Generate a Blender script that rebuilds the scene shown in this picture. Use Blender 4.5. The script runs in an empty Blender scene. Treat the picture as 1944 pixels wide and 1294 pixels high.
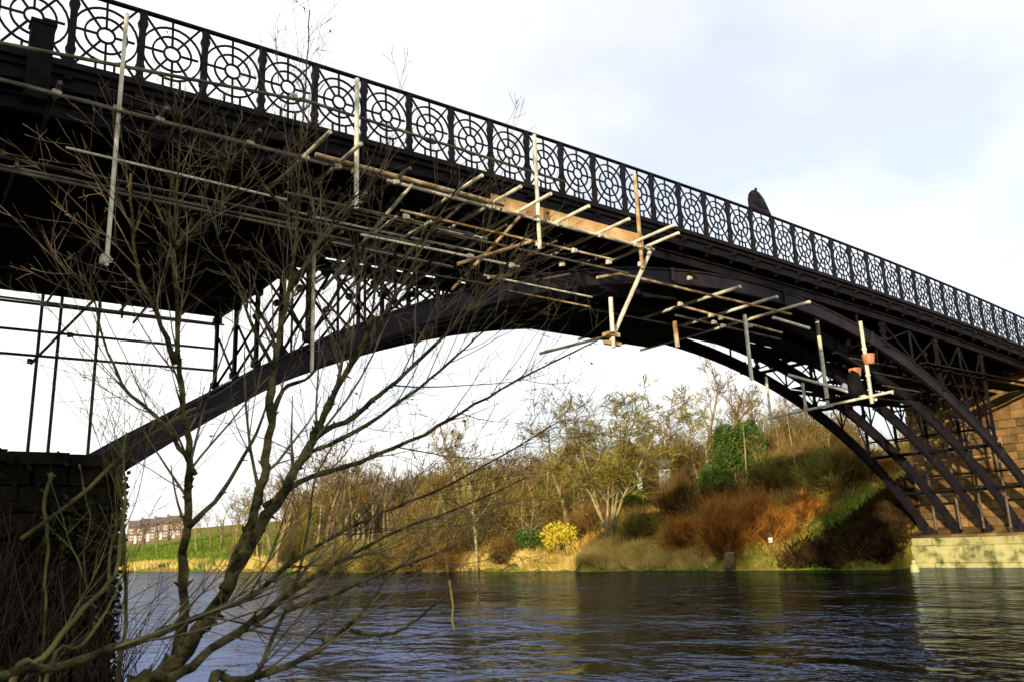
import bpy, math, random
import numpy as np
from mathutils import Matrix, Vector

# ------------------------------------------------------------------ frame
# World frame: +X runs along the bridge towards the far bank, +Y across it (away from the viewer's bank side), Z up, water at z = 0.
H0 = 1.75                                   # eye height above the water
CAM = np.array([-1.6628, -12.9634, H0])
F_PX = 1562.2                               # focal length in photograph pixels (1944 wide)
AZ, PITCH, ROLL = math.radians(52.0399), math.radians(13.704), math.radians(-2.3146)
_D = np.array([math.sin(AZ), math.cos(AZ)]); _N = np.array([-_D[1], _D[0]])
def _frame():
    f = np.array([0, math.cos(PITCH), math.sin(PITCH)]); r = np.array([1., 0, 0]); u = np.cross(r, f)
    c, s = math.cos(ROLL), math.sin(ROLL)
    r2, u2 = c*r+s*u, -s*r+c*u
    g = lambda q: np.array([q[0]*_D[0]+q[1]*_D[1], q[0]*_N[0]+q[1]*_N[1], q[2]])
    return g(r2), g(u2), g(f)
RGT, UPV, FWD = _frame()

scene = bpy.context.scene
C = scene.collection

# ------------------------------------------------------------------ camera
cd = bpy.data.cameras.new('camera'); cam = bpy.data.objects.new('camera', cd); C.objects.link(cam)
cam.matrix_world = Matrix(((RGT[0], UPV[0], -FWD[0], CAM[0]), (RGT[1], UPV[1], -FWD[1], CAM[1]), (RGT[2], UPV[2], -FWD[2], CAM[2]), (0, 0, 0, 1)))
cd.sensor_fit = 'HORIZONTAL'; cd.sensor_width = 36; cd.lens = F_PX/1944*36
cd.clip_start = .05; cd.clip_end = 5000
cd.dof.use_dof = True; cd.dof.focus_distance = 9; cd.dof.aperture_fstop = 3.2
scene.camera = cam

# ------------------------------------------------------------------ sky and sun
SUN_TRAVEL = Vector((1.0, .50, -.172)).normalized()
to_sun = -SUN_TRAVEL
SUN_EL = math.asin(to_sun.z); SUN_ROT = math.atan2(to_sun.x, to_sun.y)
world = bpy.data.worlds.new('World'); scene.world = world; world.use_nodes = True
nt = world.node_tree; nt.nodes.clear()
def wn(t): return nt.nodes.new(t)
sky = wn('ShaderNodeTexSky'); sky.sky_type = 'NISHITA'; sky.sun_disc = False
sky.sun_elevation = SUN_EL; sky.sun_rotation = SUN_ROT; sky.air_density = 1.0; sky.dust_density = .1; sky.ozone_density = 4.0
bg1 = wn('ShaderNodeBackground'); bg1.inputs[1].default_value = .15
bg2 = wn('ShaderNodeBackground'); bg2.inputs[0].default_value = (1.0, 1.0, .985, 1); bg2.inputs[1].default_value = .92
tc = wn('ShaderNodeTexCoord'); sep = wn('ShaderNodeSeparateXYZ'); nt.links.new(tc.outputs['Generated'], sep.inputs[0])
zz = wn('ShaderNodeMath'); zz.operation = 'ADD'; zz.inputs[1].default_value = .22; nt.links.new(sep.outputs[2], zz.inputs[0])
zm = wn('ShaderNodeMath'); zm.operation = 'MAXIMUM'; zm.inputs[1].default_value = .12; nt.links.new(zz.outputs[0], zm.inputs[0])
dx = wn('ShaderNodeMath'); dx.operation = 'DIVIDE'; nt.links.new(sep.outputs[0], dx.inputs[0]); nt.links.new(zm.outputs[0], dx.inputs[1])
dy = wn('ShaderNodeMath'); dy.operation = 'DIVIDE'; nt.links.new(sep.outputs[1], dy.inputs[0]); nt.links.new(zm.outputs[0], dy.inputs[1])
cmb = wn('ShaderNodeCombineXYZ'); nt.links.new(dx.outputs[0], cmb.inputs[0]); nt.links.new(dy.outputs[0], cmb.inputs[1]); cmb.inputs[2].default_value = 9.1
nz = wn('ShaderNodeTexNoise'); nz.inputs['Scale'].default_value = 1.05; nz.inputs['Detail'].default_value = 5; nz.inputs['Roughness'].default_value = .5
nt.links.new(cmb.outputs[0], nz.inputs['Vector'])
rp = wn('ShaderNodeValToRGB'); rp.color_ramp.elements[0].position = .33; rp.color_ramp.elements[0].color = (.58, .58, .58, 1)
rp.color_ramp.elements[1].position = .56; rp.color_ramp.elements[1].color = (1, 1, 1, 1)
nt.links.new(nz.outputs[0], rp.inputs[0])
mx = wn('ShaderNodeMixShader'); out = wn('ShaderNodeOutputWorld')
nt.links.new(sky.outputs[0], bg1.inputs[0]); nt.links.new(rp.outputs[0], mx.inputs[0])
nt.links.new(bg1.outputs[0], mx.inputs[1]); nt.links.new(bg2.outputs[0], mx.inputs[2]); nt.links.new(mx.outputs[0], out.inputs[0])

sd = bpy.data.lights.new('sun', 'SUN'); sd.energy = 5.0; sd.angle = math.radians(.55); sd.color = (1.0, .83, .58)
sun = bpy.data.objects.new('sun', sd); C.objects.link(sun)
sun.rotation_euler = SUN_TRAVEL.to_track_quat('-Z', 'Y').to_euler(); sun.location = (-40, -40, 30)
vs = scene.view_settings; vs.view_transform = 'Standard'; vs.look = 'None'; vs.exposure = 0.5; vs.gamma = 1.0; vs.use_curve_mapping = False

# ------------------------------------------------------------------ helpers
rng = np.random.default_rng(7)
random.seed(7)
def ray(x, y):
    return RGT*((x-972)/F_PX) + UPV*(-(y-647)/F_PX) + FWD
def at(x, y, dist):                          # point on the sight line at a horizontal distance
    r = ray(x, y); return CAM + r*(dist/math.hypot(r[0], r[1]))
def rail(s): return 7.3307 + .035377*s - .0015149*s*s + H0          # foot of the parapet
SC, RC, ZC = 17.0257, 27.30, 6.7704+H0
def arch(s, dr=0.0):                          # crown line of a rib, dr inwards
    r = RC-dr; return ZC-RC+math.sqrt(max(r*r-(s-SC)**2, 0))

class MB:
    def __init__(self): self.v = []; self.f = []; self.n = 0
    def add(self, vs, fs):
        self.v.append(np.asarray(vs, float)); self.f += [[i+self.n for i in q] for q in fs]; self.n += len(vs)
        return self
    def box(self, c, s, ax=None):
        c = np.asarray(c, float); h = np.asarray(s, float)/2
        A = np.eye(3) if ax is None else np.asarray(ax)
        vs = [c + A[0]*h[0]*i + A[1]*h[1]*j + A[2]*h[2]*k for i in (-1, 1) for j in (-1, 1) for k in (-1, 1)]
        return self.add(vs, [(0, 1, 3, 2), (4, 6, 7, 5), (0, 4, 5, 1), (2, 3, 7, 6), (0, 2, 6, 4), (1, 5, 7, 3)])
    def beam(self, p, q, w, h, up=(0, 0, 1)):
        p = np.asarray(p, float); q = np.asarray(q, float); d = q-p; L = np.linalg.norm(d); d = d/L
        u = np.asarray(up, float); a = np.cross(d, u); a /= np.linalg.norm(a); b = np.cross(a, d)
        return self.box((p+q)/2, (L, w, h), (d, a, b))
    def tube(self, pts, rad, k=8, cap=True):
        P = np.asarray(pts, float); m = len(P)
        R = np.full(m, rad) if np.isscalar(rad) else np.asarray(rad, float)
        T = np.empty_like(P); T[1:-1] = P[2:]-P[:-2]; T[0] = P[1]-P[0]; T[-1] = P[-1]-P[-2]
        T /= np.linalg.norm(T, axis=1)[:, None]+1e-12
        ref = np.array([0, 0, 1.]) if abs(T[:, 2]).mean() < .8 else np.array([1., .3, 0])
        A = np.cross(T, ref); A /= np.linalg.norm(A, axis=1)[:, None]+1e-12; B = np.cross(T, A)
        an = np.arange(k)*2*math.pi/k
        V = P[:, None, :] + R[:, None, None]*(A[:, None, :]*np.cos(an)[None, :, None] + B[:, None, :]*np.sin(an)[None, :, None])
        b = self.n; fs = []
        for i in range(m-1):
            o = b+i*k
            for j in range(k):
                j2 = (j+1) % k; fs.append([o+j, o+j2, o+k+j2, o+k+j])
        if cap: fs.append([b+j for j in range(k)][::-1]); fs.append([b+(m-1)*k+j for j in range(k)])
        self.v.append(V.reshape(-1, 3)); self.f += fs; self.n += m*k
        return self
    def prism(self, prof, p, q, up=(0, 0, 1)):          # 2-D outline swept from p to q (outline axes: side, up)
        p = np.asarray(p, float); q = np.asarray(q, float); d = (q-p)/np.linalg.norm(q-p)
        a = np.cross(d, np.asarray(up, float)); a /= np.linalg.norm(a); b = np.cross(a, d); k = len(prof)
        vs = [e + a*x + b*y for e in (p, q) for x, y in prof]
        fs = [[i, (i+1) % k, k+(i+1) % k, k+i] for i in range(k)] + [list(range(k))[::-1], list(range(k, 2*k))]
        return self.add(vs, fs)
    def strip(self, sections):                          # closed sections joined in a row
        k = len(sections[0]); vs = [v for s in sections for v in s]; fs = []
        for i in range(len(sections)-1):
            for j in range(k):
                j2 = (j+1) % k; fs.append([i*k+j, i*k+j2, (i+1)*k+j2, (i+1)*k+j])
        fs.append(list(range(k))[::-1]); fs.append([(len(sections)-1)*k+j for j in range(k)])
        return self.add(vs, fs)
    def mesh(self, name, mat, smooth=False):
        me = bpy.data.meshes.new(name); V = np.concatenate(self.v)
        me.from_pydata(V.tolist(), [], self.f)
        if smooth: me.polygons.foreach_set('use_smooth', np.ones(len(me.polygons), bool))
        me.materials.append(mat); me.update(); return me
    def build(self, name, mat, parent=None, smooth=False):
        return link(name, self.mesh(name, mat, smooth), parent)
def link(name, me, parent=None):
    o = bpy.data.objects.new(name, me); C.objects.link(o)
    if parent is not None: o.parent = parent
    return o
def tri_mesh(name, V, mat, k=3):                        # many loose triangles / quads
    V = np.asarray(V, np.float32).reshape(-1, 3); n = len(V)//k
    me = bpy.data.meshes.new(name); me.vertices.add(len(V)); me.vertices.foreach_set('co', V.ravel())
    me.loops.add(len(V)); me.loops.foreach_set('vertex_index', np.arange(len(V), dtype=np.int32))
    me.polygons.add(n); me.polygons.foreach_set('loop_start', np.arange(0, len(V), k, dtype=np.int32))
    me.update(calc_edges=True); me.materials.append(mat); return me
def empty(name, loc=(0, 0, 0)):
    o = bpy.data.objects.new(name, None); C.objects.link(o); o.location = loc; o.empty_display_size = .2; return o
def tag(o, label=None, cat=None, group=None, kind=None):
    if label: o['label'] = label
    if cat: o['category'] = cat
    if group: o['group'] = group
    if kind: o['kind'] = kind
    return o

# ------------------------------------------------------------------ materials
MATS = {}
def mat(name, c1, c2=None, scale=4.0, rough=.8, bump=.0, bscale=None, spec=.3, c3=None, rnd=.0, metal=0.0, lo=.38, hi=.62, coord='Object', trans=0.0):
    m = bpy.data.materials.new(name); m.use_nodes = True; t = m.node_tree; t.nodes.clear()
    b = t.nodes.new('ShaderNodeBsdfPrincipled'); o = t.nodes.new('ShaderNodeOutputMaterial'); t.links.new(b.outputs[0], o.inputs[0])
    b.inputs['Roughness'].default_value = rough; b.inputs['Specular IOR Level'].default_value = spec; b.inputs['Metallic'].default_value = metal
    tcn = t.nodes.new('ShaderNodeTexCoord'); src = tcn.outputs[coord] if coord != 'World' else None
    if src is None:
        g = t.nodes.new('ShaderNodeNewGeometry'); src = g.outputs['Position']
    c2 = c2 or c1
    n = t.nodes.new('ShaderNodeTexNoise'); n.inputs['Scale'].default_value = scale; n.inputs['Detail'].default_value = 6; n.inputs['Roughness'].default_value = .62
    t.links.new(src, n.inputs['Vector'])
    r = t.nodes.new('ShaderNodeValToRGB'); e = r.color_ramp.elements
    e[0].position = lo; e[0].color = (*c1, 1); e[1].position = hi; e[1].color = (*c2, 1)
    if c3: x = e.new((lo+hi)/2); x.color = (*c3, 1)
    t.links.new(n.outputs[0], r.inputs[0]); col = r.outputs[0]
    if rnd:
        oi = t.nodes.new('ShaderNodeObjectInfo'); mp = t.nodes.new('ShaderNodeMapRange'); mp.inputs[3].default_value = 1-rnd; mp.inputs[4].default_value = 1+rnd
        t.links.new(oi.outputs['Random'], mp.inputs[0]); hs = t.nodes.new('ShaderNodeHueSaturation')
        t.links.new(col, hs.inputs['Color']); t.links.new(mp.outputs[0], hs.inputs['Value']); col = hs.outputs[0]
    t.links.new(col, b.inputs['Base Color'])
    if bump:
        n2 = t.nodes.new('ShaderNodeTexNoise'); n2.inputs['Scale'].default_value = bscale or scale*4; n2.inputs['Detail'].default_value = 5
        t.links.new(src, n2.inputs['Vector']); bp = t.nodes.new('ShaderNodeBump'); bp.inputs['Strength'].default_value = bump; bp.inputs['Distance'].default_value = .03
        t.links.new(n2.outputs[0], bp.inputs['Height']); t.links.new(bp.outputs[0], b.inputs['Normal'])
    if trans:
        tr = t.nodes.new('ShaderNodeBsdfTranslucent'); ms = t.nodes.new('ShaderNodeMixShader'); ms.inputs[0].default_value = trans
        t.links.new(col, tr.inputs[0]); t.links.new(b.outputs[0], ms.inputs[1]); t.links.new(tr.outputs[0], ms.inputs[2]); t.links.new(ms.outputs[0], o.inputs[0])
    MATS[name] = m; return m
IRON = mat('black_iron_paint', (.004, .004, .006), (.013, .010, .010), 1.6, .65, .25, 9, .08, c3=(.007, .006, .008), rnd=.1)
IRONR = mat('grey_iron_rib', (.011, .010, .015), (.032, .022, .019), 1.5, .65, .3, 8, .08, c3=(.018, .016, .022), lo=.34, hi=.68)
IRONP = mat('parapet_iron', (.004, .004, .007), (.010, .010, .014), 3, .6, .1, 12, .1)
GALV = mat('galvanised_tube', (.42, .40, .31), (.72, .70, .58), 3.5, .5, .05, 20, .4, c3=(.58, .54, .40), rnd=.12)
RUST = mat('rusty_tube', (.17, .085, .035), (.52, .42, .25), 3.0, .7, .1, 20, .25, c3=(.37, .25, .12), rnd=.1)
DULL = mat('dull_tube', (.03, .026, .018), (.12, .10, .062), 3.0, .6, .05, 20, .3, rnd=.15)
COUP = mat('coupler_steel', (.30, .28, .22), (.5, .45, .35), 8, .5, 0, None, .4, rnd=.1)
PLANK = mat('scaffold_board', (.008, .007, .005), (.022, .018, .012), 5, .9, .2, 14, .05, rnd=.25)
PLY = mat('plywood_toe_board', (.44, .24, .09), (.62, .42, .20), 1.6, .75, .1, 20, .2, c3=(.50, .30, .12), rnd=.1)
STONE = mat('sandstone', (.040, .026, .012), (.25, .155, .06), .8, .95, 1.0, 9, .05, c3=(.15, .09, .034), rnd=.35, lo=.30, hi=.66, coord='World')
PALE = mat('algae_stained_pale_stone', (.060, .070, .018), (.42, .39, .18), 1.1, .9, .4, 6, .1, c3=(.33, .31, .13), rnd=.15, coord='World')
DARKST = mat('shaded_pier_stone', (.003, .0028, .002), (.011, .009, .006), 1.5, .95, .5, 6, .05, rnd=.25, coord='World')  # stone colour darkened to carry the shade on the near pier
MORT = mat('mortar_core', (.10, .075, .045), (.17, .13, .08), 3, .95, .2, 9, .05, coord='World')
MORTD = mat('shaded_mortar_core', (.012, .010, .008), (.022, .019, .014), 3, .95, .2, 9, .05, coord='World')  # mortar darkened likewise, pier shade put into the colour
BARK = mat('olive_bark', (.016, .014, .006), (.120, .105, .040), 11, .9, .9, 45, .05, c3=(.055, .048, .019), coord='Object')
TWIG = mat('brown_twig', (.034, .026, .018), (.21, .165, .095), 5, .9, 0, None, .05, coord='Object')
TWIGL = mat('green_grey_twig', (.035, .032, .011), (.14, .125, .042), 5, .8, .2, 30, .12)
DARKTW = mat('shaded_bramble', (.008, .006, .004), (.030, .022, .013), 3, .9, 0, None, .1)
BARKP = mat('pale_far_bark', (.15, .12, .05), (.36, .30, .14), 2.2, .9, .2, 8, .1, rnd=.15)
BARKB = mat('brown_far_bark', (.12, .085, .042), (.26, .19, .09), 2.2, .9, .2, 8, .1, rnd=.2)
TWF = [mat('far_twigs_brown', (.085, .050, .015), (.23, .145, .042), .9, .9, 0, None, .05, rnd=.2),
       mat('far_twigs_olive', (.085, .072, .013), (.225, .19, .040), .9, .9, 0, None, .05, rnd=.2),
       mat('far_twigs_grey', (.085, .064, .040), (.20, .150, .092), .9, .9, 0, None, .05, rnd=.2)]
ORNG = mat('rust_orange_withies', (.11, .046, .010), (.50, .225, .038), 1.3, .9, 0, None, .03, c3=(.31, .125, .020))
BRACK = mat('dead_bracken', (.26, .135, .026), (.56, .36, .085), .8, .9, 0, None, .05, coord='World')
GRASSG = mat('green_grass', (.065, .085, .010), (.20, .215, .035), .5, .9, 0, None, .1, coord='World', trans=.2)
MEAD = mat('meadow_grass', (.07, .115, .014), (.17, .235, .03), .06, .9, 0, None, .05, coord='World', trans=.2)
GRASSY = mat('pale_gold_grass', (.46, .34, .075), (.80, .63, .21), .6, .9, 0, None, .1, coord='World', trans=.2)
DKB = mat('dark_litter_and_shadow', (.012, .008, .003), (.07, .042, .014), 1.2, .95, 0, None, .03, coord='World')  # paints the far slope shadow; also colours some dead shrub leaves
YEL = mat('yellow_leaves', (.44, .35, .02), (.80, .66, .05), 2.5, .7, 0, None, .2, trans=.35)
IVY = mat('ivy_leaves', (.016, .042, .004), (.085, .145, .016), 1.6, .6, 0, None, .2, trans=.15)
IVYD = mat('shaded_ivy_leaves', (.003, .005, .002), (.009, .012, .005), 2, .8, 0, None, .05)  # near-black copy of the ivy, pier shade put into its colour
WOODF = mat('hill_wood_twigs', (.07, .048, .014), (.23, .165, .046), .05, .95, 0, None, .03, coord='World', c3=(.13, .095, .026))
BRICK = mat('house_brick', (.17, .11, .075), (.25, .165, .11), 2, .9, 0, None, .1)
ROOF = mat('roof_slate', (.10, .075, .07), (.17, .13, .115), 2, .8, 0, None, .2)
WHITE = mat('white_paint', (.74, .74, .70), (.84, .84, .80), 2, .6, 0, None, .3)
CREAM = mat('cream_render', (.66, .55, .36), (.76, .66, .46), 2, .8, 0, None, .2)
GLASS = mat('window_glass', (.04, .05, .06), (.08, .09, .10), 2, .1, 0, None, .6)
ORANGE = mat('orange_plastic', (.34, .12, .05), (.52, .24, .12), 3, .5, 0, None, .4)
BLACKP = mat('black_rubber', (.004, .004, .004), (.009, .009, .009), 3, .8, 0, None, .05)
GREYB = mat('blue_grey_plastic', (.22, .27, .36), (.45, .5, .6), 5, .45, 0, None, .4)

# water
wm = bpy.data.materials.new('river_water'); wm.use_nodes = True; t = wm.node_tree; t.nodes.clear()
wo_ = t.nodes.new('ShaderNodeOutputMaterial'); wd = t.nodes.new('ShaderNodeBsdfDiffuse'); wd.inputs[0].default_value = (.010, .008, .004, 1)
wg = t.nodes.new('ShaderNodeBsdfGlossy'); wg.inputs['Color'].default_value = (.36, .43, .68, 1); wg.inputs['Roughness'].default_value = .05
wf = t.nodes.new('ShaderNodeFresnel'); wf.inputs['IOR'].default_value = 1.333; wmx = t.nodes.new('ShaderNodeMixShader')
t.links.new(wf.outputs[0], wmx.inputs[0]); t.links.new(wd.outputs[0], wmx.inputs[1]); t.links.new(wg.outputs[0], wmx.inputs[2]); t.links.new(wmx.outputs[0], wo_.inputs[0])
g = t.nodes.new('ShaderNodeNewGeometry'); mp = t.nodes.new('ShaderNodeMapping'); mp.inputs['Scale'].default_value = (1.0, .72, 1); mp.inputs['Rotation'].default_value = (0, 0, .35)
t.links.new(g.outputs['Position'], mp.inputs['Vector'])
na = t.nodes.new('ShaderNodeTexNoise'); na.inputs['Scale'].default_value = .9; na.inputs['Detail'].default_value = 3; na.inputs['Distortion'].default_value = .6; t.links.new(mp.outputs[0], na.inputs['Vector'])
nb = t.nodes.new('ShaderNodeTexNoise'); nb.inputs['Scale'].default_value = 3.2; nb.inputs['Detail'].default_value = 3; nb.inputs['Distortion'].default_value = .4; t.links.new(mp.outputs[0], nb.inputs['Vector'])
ba = t.nodes.new('ShaderNodeBump'); ba.inputs['Strength'].default_value = 1.0; ba.inputs['Distance'].default_value = .115; 
nc = t.nodes.new('ShaderNodeTexNoise'); nc.inputs['Scale'].default_value = .11; nc.inputs['Detail'].default_value = 2; t.links.new(mp.outputs[0], nc.inputs['Vector'])
rc = t.nodes.new('ShaderNodeMapRange'); rc.inputs[1].default_value = .35; rc.inputs[2].default_value = .62; rc.inputs[3].default_value = .35; rc.inputs[4].default_value = 1.5; t.links.new(nc.outputs[0], rc.inputs[0])
mu = t.nodes.new('ShaderNodeMath'); mu.operation = 'MULTIPLY'; t.links.new(na.outputs[0], mu.inputs[0]); t.links.new(rc.outputs[0], mu.inputs[1]); t.links.new(mu.outputs[0], ba.inputs['Height'])
mv = t.nodes.new('ShaderNodeMath'); mv.operation = 'MULTIPLY'; t.links.new(nb.outputs[0], mv.inputs[0]); t.links.new(rc.outputs[0], mv.inputs[1])
bb = t.nodes.new('ShaderNodeBump'); bb.inputs['Strength'].default_value = 1.0; bb.inputs['Distance'].default_value = .030; t.links.new(mv.outputs[0], bb.inputs['Height'])
t.links.new(ba.outputs[0], bb.inputs['Normal'])
for nd in (wd, wg, wf): t.links.new(bb.outputs[0], nd.inputs['Normal'])

# ground: colours by place (grass, dead bracken, bare soil)
gm = bpy.data.materials.new('bank_ground'); gm.use_nodes = True; t = gm.node_tree; b = t.nodes['Principled BSDF']; b.inputs['Roughness'].default_value = .95; b.inputs['Specular IOR Level'].default_value = .05
g = t.nodes.new('ShaderNodeNewGeometry')
n1 = t.nodes.new('ShaderNodeTexNoise'); n1.inputs['Scale'].default_value = .14; n1.inputs['Detail'].default_value = 5; n1.inputs['Roughness'].default_value = .6; t.links.new(g.outputs['Position'], n1.inputs['Vector'])
n2 = t.nodes.new('ShaderNodeTexNoise'); n2.inputs['Scale'].default_value = 1.7; n2.inputs['Detail'].default_value = 6; n2.inputs['Roughness'].default_value = .7; t.links.new(g.outputs['Position'], n2.inputs['Vector'])
r1 = t.nodes.new('ShaderNodeValToRGB'); e = r1.color_ramp.elements; e[0].position = .40; e[0].color = (.11, .17, .018, 1); e[1].position = .58; e[1].color = (.26, .175, .045, 1)
r2 = t.nodes.new('ShaderNodeValToRGB'); e = r2.color_ramp.elements; e[0].position = .3; e[0].color = (.45, .42, .4, 1); e[1].position = .7; e[1].color = (1.3, 1.25, 1.1, 1)
mm = t.nodes.new('ShaderNodeMixRGB'); mm.blend_type = 'MULTIPLY'; mm.inputs[0].default_value = 1
t.links.new(n1.outputs[0], r1.inputs[0]); t.links.new(n2.outputs[0], r2.inputs[0]); t.links.new(r1.outputs[0], mm.inputs[1]); t.links.new(r2.outputs[0], mm.inputs[2]); t.links.new(mm.outputs[0], b.inputs['Base Color'])
bp = t.nodes.new('ShaderNodeBump'); bp.inputs['Strength'].default_value = .8; bp.inputs['Distance'].default_value = .15; t.links.new(n2.outputs[0], bp.inputs['Height']); t.links.new(bp.outputs[0], b.inputs['Normal'])

# ------------------------------------------------------------------ ground and water
_nb = [(-400, 40), (-6, 35.4), (5.75, 35.4), (6.05, 33.0), (10, 32.3), (16, 31.8), (23, 30.6), (33, 30.3), (44, 29), (64, 28.3), (104, 26.2), (220, 14), (600, -40), (1200, -140)]
def far_edge(n): return np.interp(n, [a for a, _ in _nb], [c for _, c in _nb])
def near_edge(n): return np.interp(n, [-400, -40, -12, -6, 8, 60, 600, 1200], [-6, -2, -.6, .3, -.5, -6, -60, -170])
def wob(s, n):
    return (np.sin(s*.9+n*.37)*.5+np.sin(n*1.13-s*.41+1.3)*.5+np.sin(s*2.3-n*1.9)*.25+np.sin(n*2.9+s*1.7+.4)*.25)
def ground(s, n):
    s = np.asarray(s, float); n = np.asarray(n, float)
    t = s - far_edge(n) - .35*np.sin(n*.8)-.2*np.sin(n*2.1+1)
    m = np.interp(n, [-50, -3, 6, 10, 18, 24, 35, 60, 120], [.3, .6, .78, .74, .62, .5, .32, .12, .05])
    top = np.interp(n, [-50, 0, 10, 20, 35, 60], [6, 8.3, 8.0, 6.5, 5.0, 2.2])
    lin = .25 + m*np.clip(t, 0, None)
    steep = top*(1-np.exp(-lin/np.maximum(top, .1)*1.15))
    far = steep + .095*np.clip(t-12, 0, 140)*np.interp(n, [0, 30, 80], [.3, .7, 1])+.02*np.clip(t-152, 0, 2000)
    far = np.where(t > 0, np.minimum(far, far*np.clip(t*3, 0, 1)+.05) + .09*wob(s, n)*np.clip(t, 0, 1), -.1+t*.6)
    far = np.maximum(far, -1.6)
    t2 = near_edge(n) - s
    nearz = np.where(t2 > 0, .12+.30*np.clip(t2, 0, 3)+.10*np.clip(t2-3, 0, 30)+.05*wob(s, n), -.1-(-t2)*.6)
    nearz = np.maximum(nearz, -1.6)
    # the viewer's foothold: a low spot on the near bank
    d = np.hypot(s-CAM[0], n-CAM[1]); nearz = np.where(d < 6, np.minimum(nearz, .30+.02*d), nearz)
    return np.where(s < 14, nearz, far)
def axis(segs):
    o = []
    for a, c, st in segs: o += list(np.arange(a, c, st))
    return np.array(o)
S = axis([(-900, -60, 60), (-60, -16, 4), (-16, 4, .7), (4, 24, 3), (24, 48, .5), (48, 140, 4), (140, 500, 30), (500, 2600, 150)])
Nn = axis([(-900, -60, 60), (-60, -18, 4), (-18, 4.8, .8), (4.8, 7.4, .1), (7.4, 70, .8), (70, 260, 5), (260, 700, 30), (700, 2600, 150)])
GS, GN = np.meshgrid(S, Nn, indexing='ij'); GZ = ground(GS, GN)
V = np.stack([GS, GN, GZ], -1).reshape(-1, 3); a, c = len(S), len(Nn)
idx = np.arange(a*c).reshape(a, c); Q = np.stack([idx[:-1, :-1], idx[1:, :-1], idx[1:, 1:], idx[:-1, 1:]], -1).reshape(-1, 4)
me = bpy.data.meshes.new('ground'); me.from_pydata(V.tolist(), [], Q.tolist()); me.polygons.foreach_set('use_smooth', np.ones(len(me.polygons), bool)); me.materials.append(gm)
tag(link('ground', me), kind='structure')
me = bpy.data.meshes.new('river_water'); xs = [-400, 3000]
me.from_pydata([(-400, -900, 0), (60, -900, 0), (60, 1300, 0), (-400, 1300, 0)], [], [(0, 1, 2, 3)]); me.materials.append(wm)
tag(link('river_water', me), kind='structure')

# ------------------------------------------------------------------ the iron bridge
bridge = tag(empty('iron_bridge', (0, 0, 0)), 'black cast iron arch bridge with pierced circle-pattern parapet spanning the river', 'bridge')
RIBN = [.22+1.2375*i for i in range(5)]
S0, S1 = -.2, 35.0
def circ_pts(n, dr, s0=S0, s1=S1, k=49):
    a0 = math.asin((s0-SC)/RC); a1 = math.asin((s1-SC)/RC)
    return [(SC+(RC-dr)*math.sin(t), n, ZC-RC+(RC-dr)*math.cos(t)) for t in np.linspace(a0, a1, k)]
def rib_mesh(k=49):
    mb = MB(); a0 = math.asin((S0-SC)/RC); a1 = math.asin((S1-SC)/RC); sec = []
    # I-section: side, inward depth
    prof = [(-.07, .02), (.07, .02), (.07, .06), (.03, .08), (.03, .36), (.07, .38), (.07, .43), (-.07, .43), (-.07, .38), (-.03, .36), (-.03, .08), (-.07, .06)]
    for t in np.linspace(a0, a1, k): sec.append([(SC+(RC-d)*math.sin(t), y, ZC-RC+(RC-d)*math.cos(t)) for y, d in prof])
    return mb.strip(sec).mesh('rib', IRONR)
rm = rib_mesh()
joint_s = [4.6, 9.2, 13.8, 18.6, 23.2, 27.6, 31.4]
def joint_mesh():
    mb = MB(); mb.box((0, 0, 0), (.08, .20, .46))
    for dr in (-.17, 0, .17):
        for y in (-.065, .065): mb.box((0, y, dr), (.13, .045, .045))
    return mb.mesh('joint_flange', IRONR)
jm = joint_mesh()
def chord_z(s): return rail(s)-.50
for n in RIBN:
    r = link('rib', rm, bridge); r.location = (0, n, 0)
    for s in joint_s:
        a = math.asin((s-SC)/RC); j = link('joint_flange', jm, r); j.location = (SC+math.sin(a)*(RC-.228), 0, ZC-RC+math.cos(a)*(RC-.228)); j.rotation_euler = (0, a, 0)
    mb = MB(); ss = np.linspace(-1.5, 36, 40)
    mb.strip([[(s, n-.09, chord_z(s)), (s, n+.09, chord_z(s)), (s, n+.09, chord_z(s)-.05), (s, n+.03, chord_z(s)-.07), (s, n+.03, chord_z(s)-.22), (s, n+.09, chord_z(s)-.24), (s, n+.09, chord_z(s)-.28), (s, n-.09, chord_z(s)-.28), (s, n-.09, chord_z(s)-.24), (s, n-.03, chord_z(s)-.22), (s, n-.03, chord_z(s)-.07), (s, n-.09, chord_z(s)-.05)] for s in ss])
    mb.build('deck_beam', IRON, bridge)
ST = [4.1, 5.85, 7.6, 9.35, 11.1, 22.5, 24.0, 25.75, 27.5, 29.25, 31.0]
MAIN = {4.1, 7.6, 11.1, 24.0, 27.5, 31.0}
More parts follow.
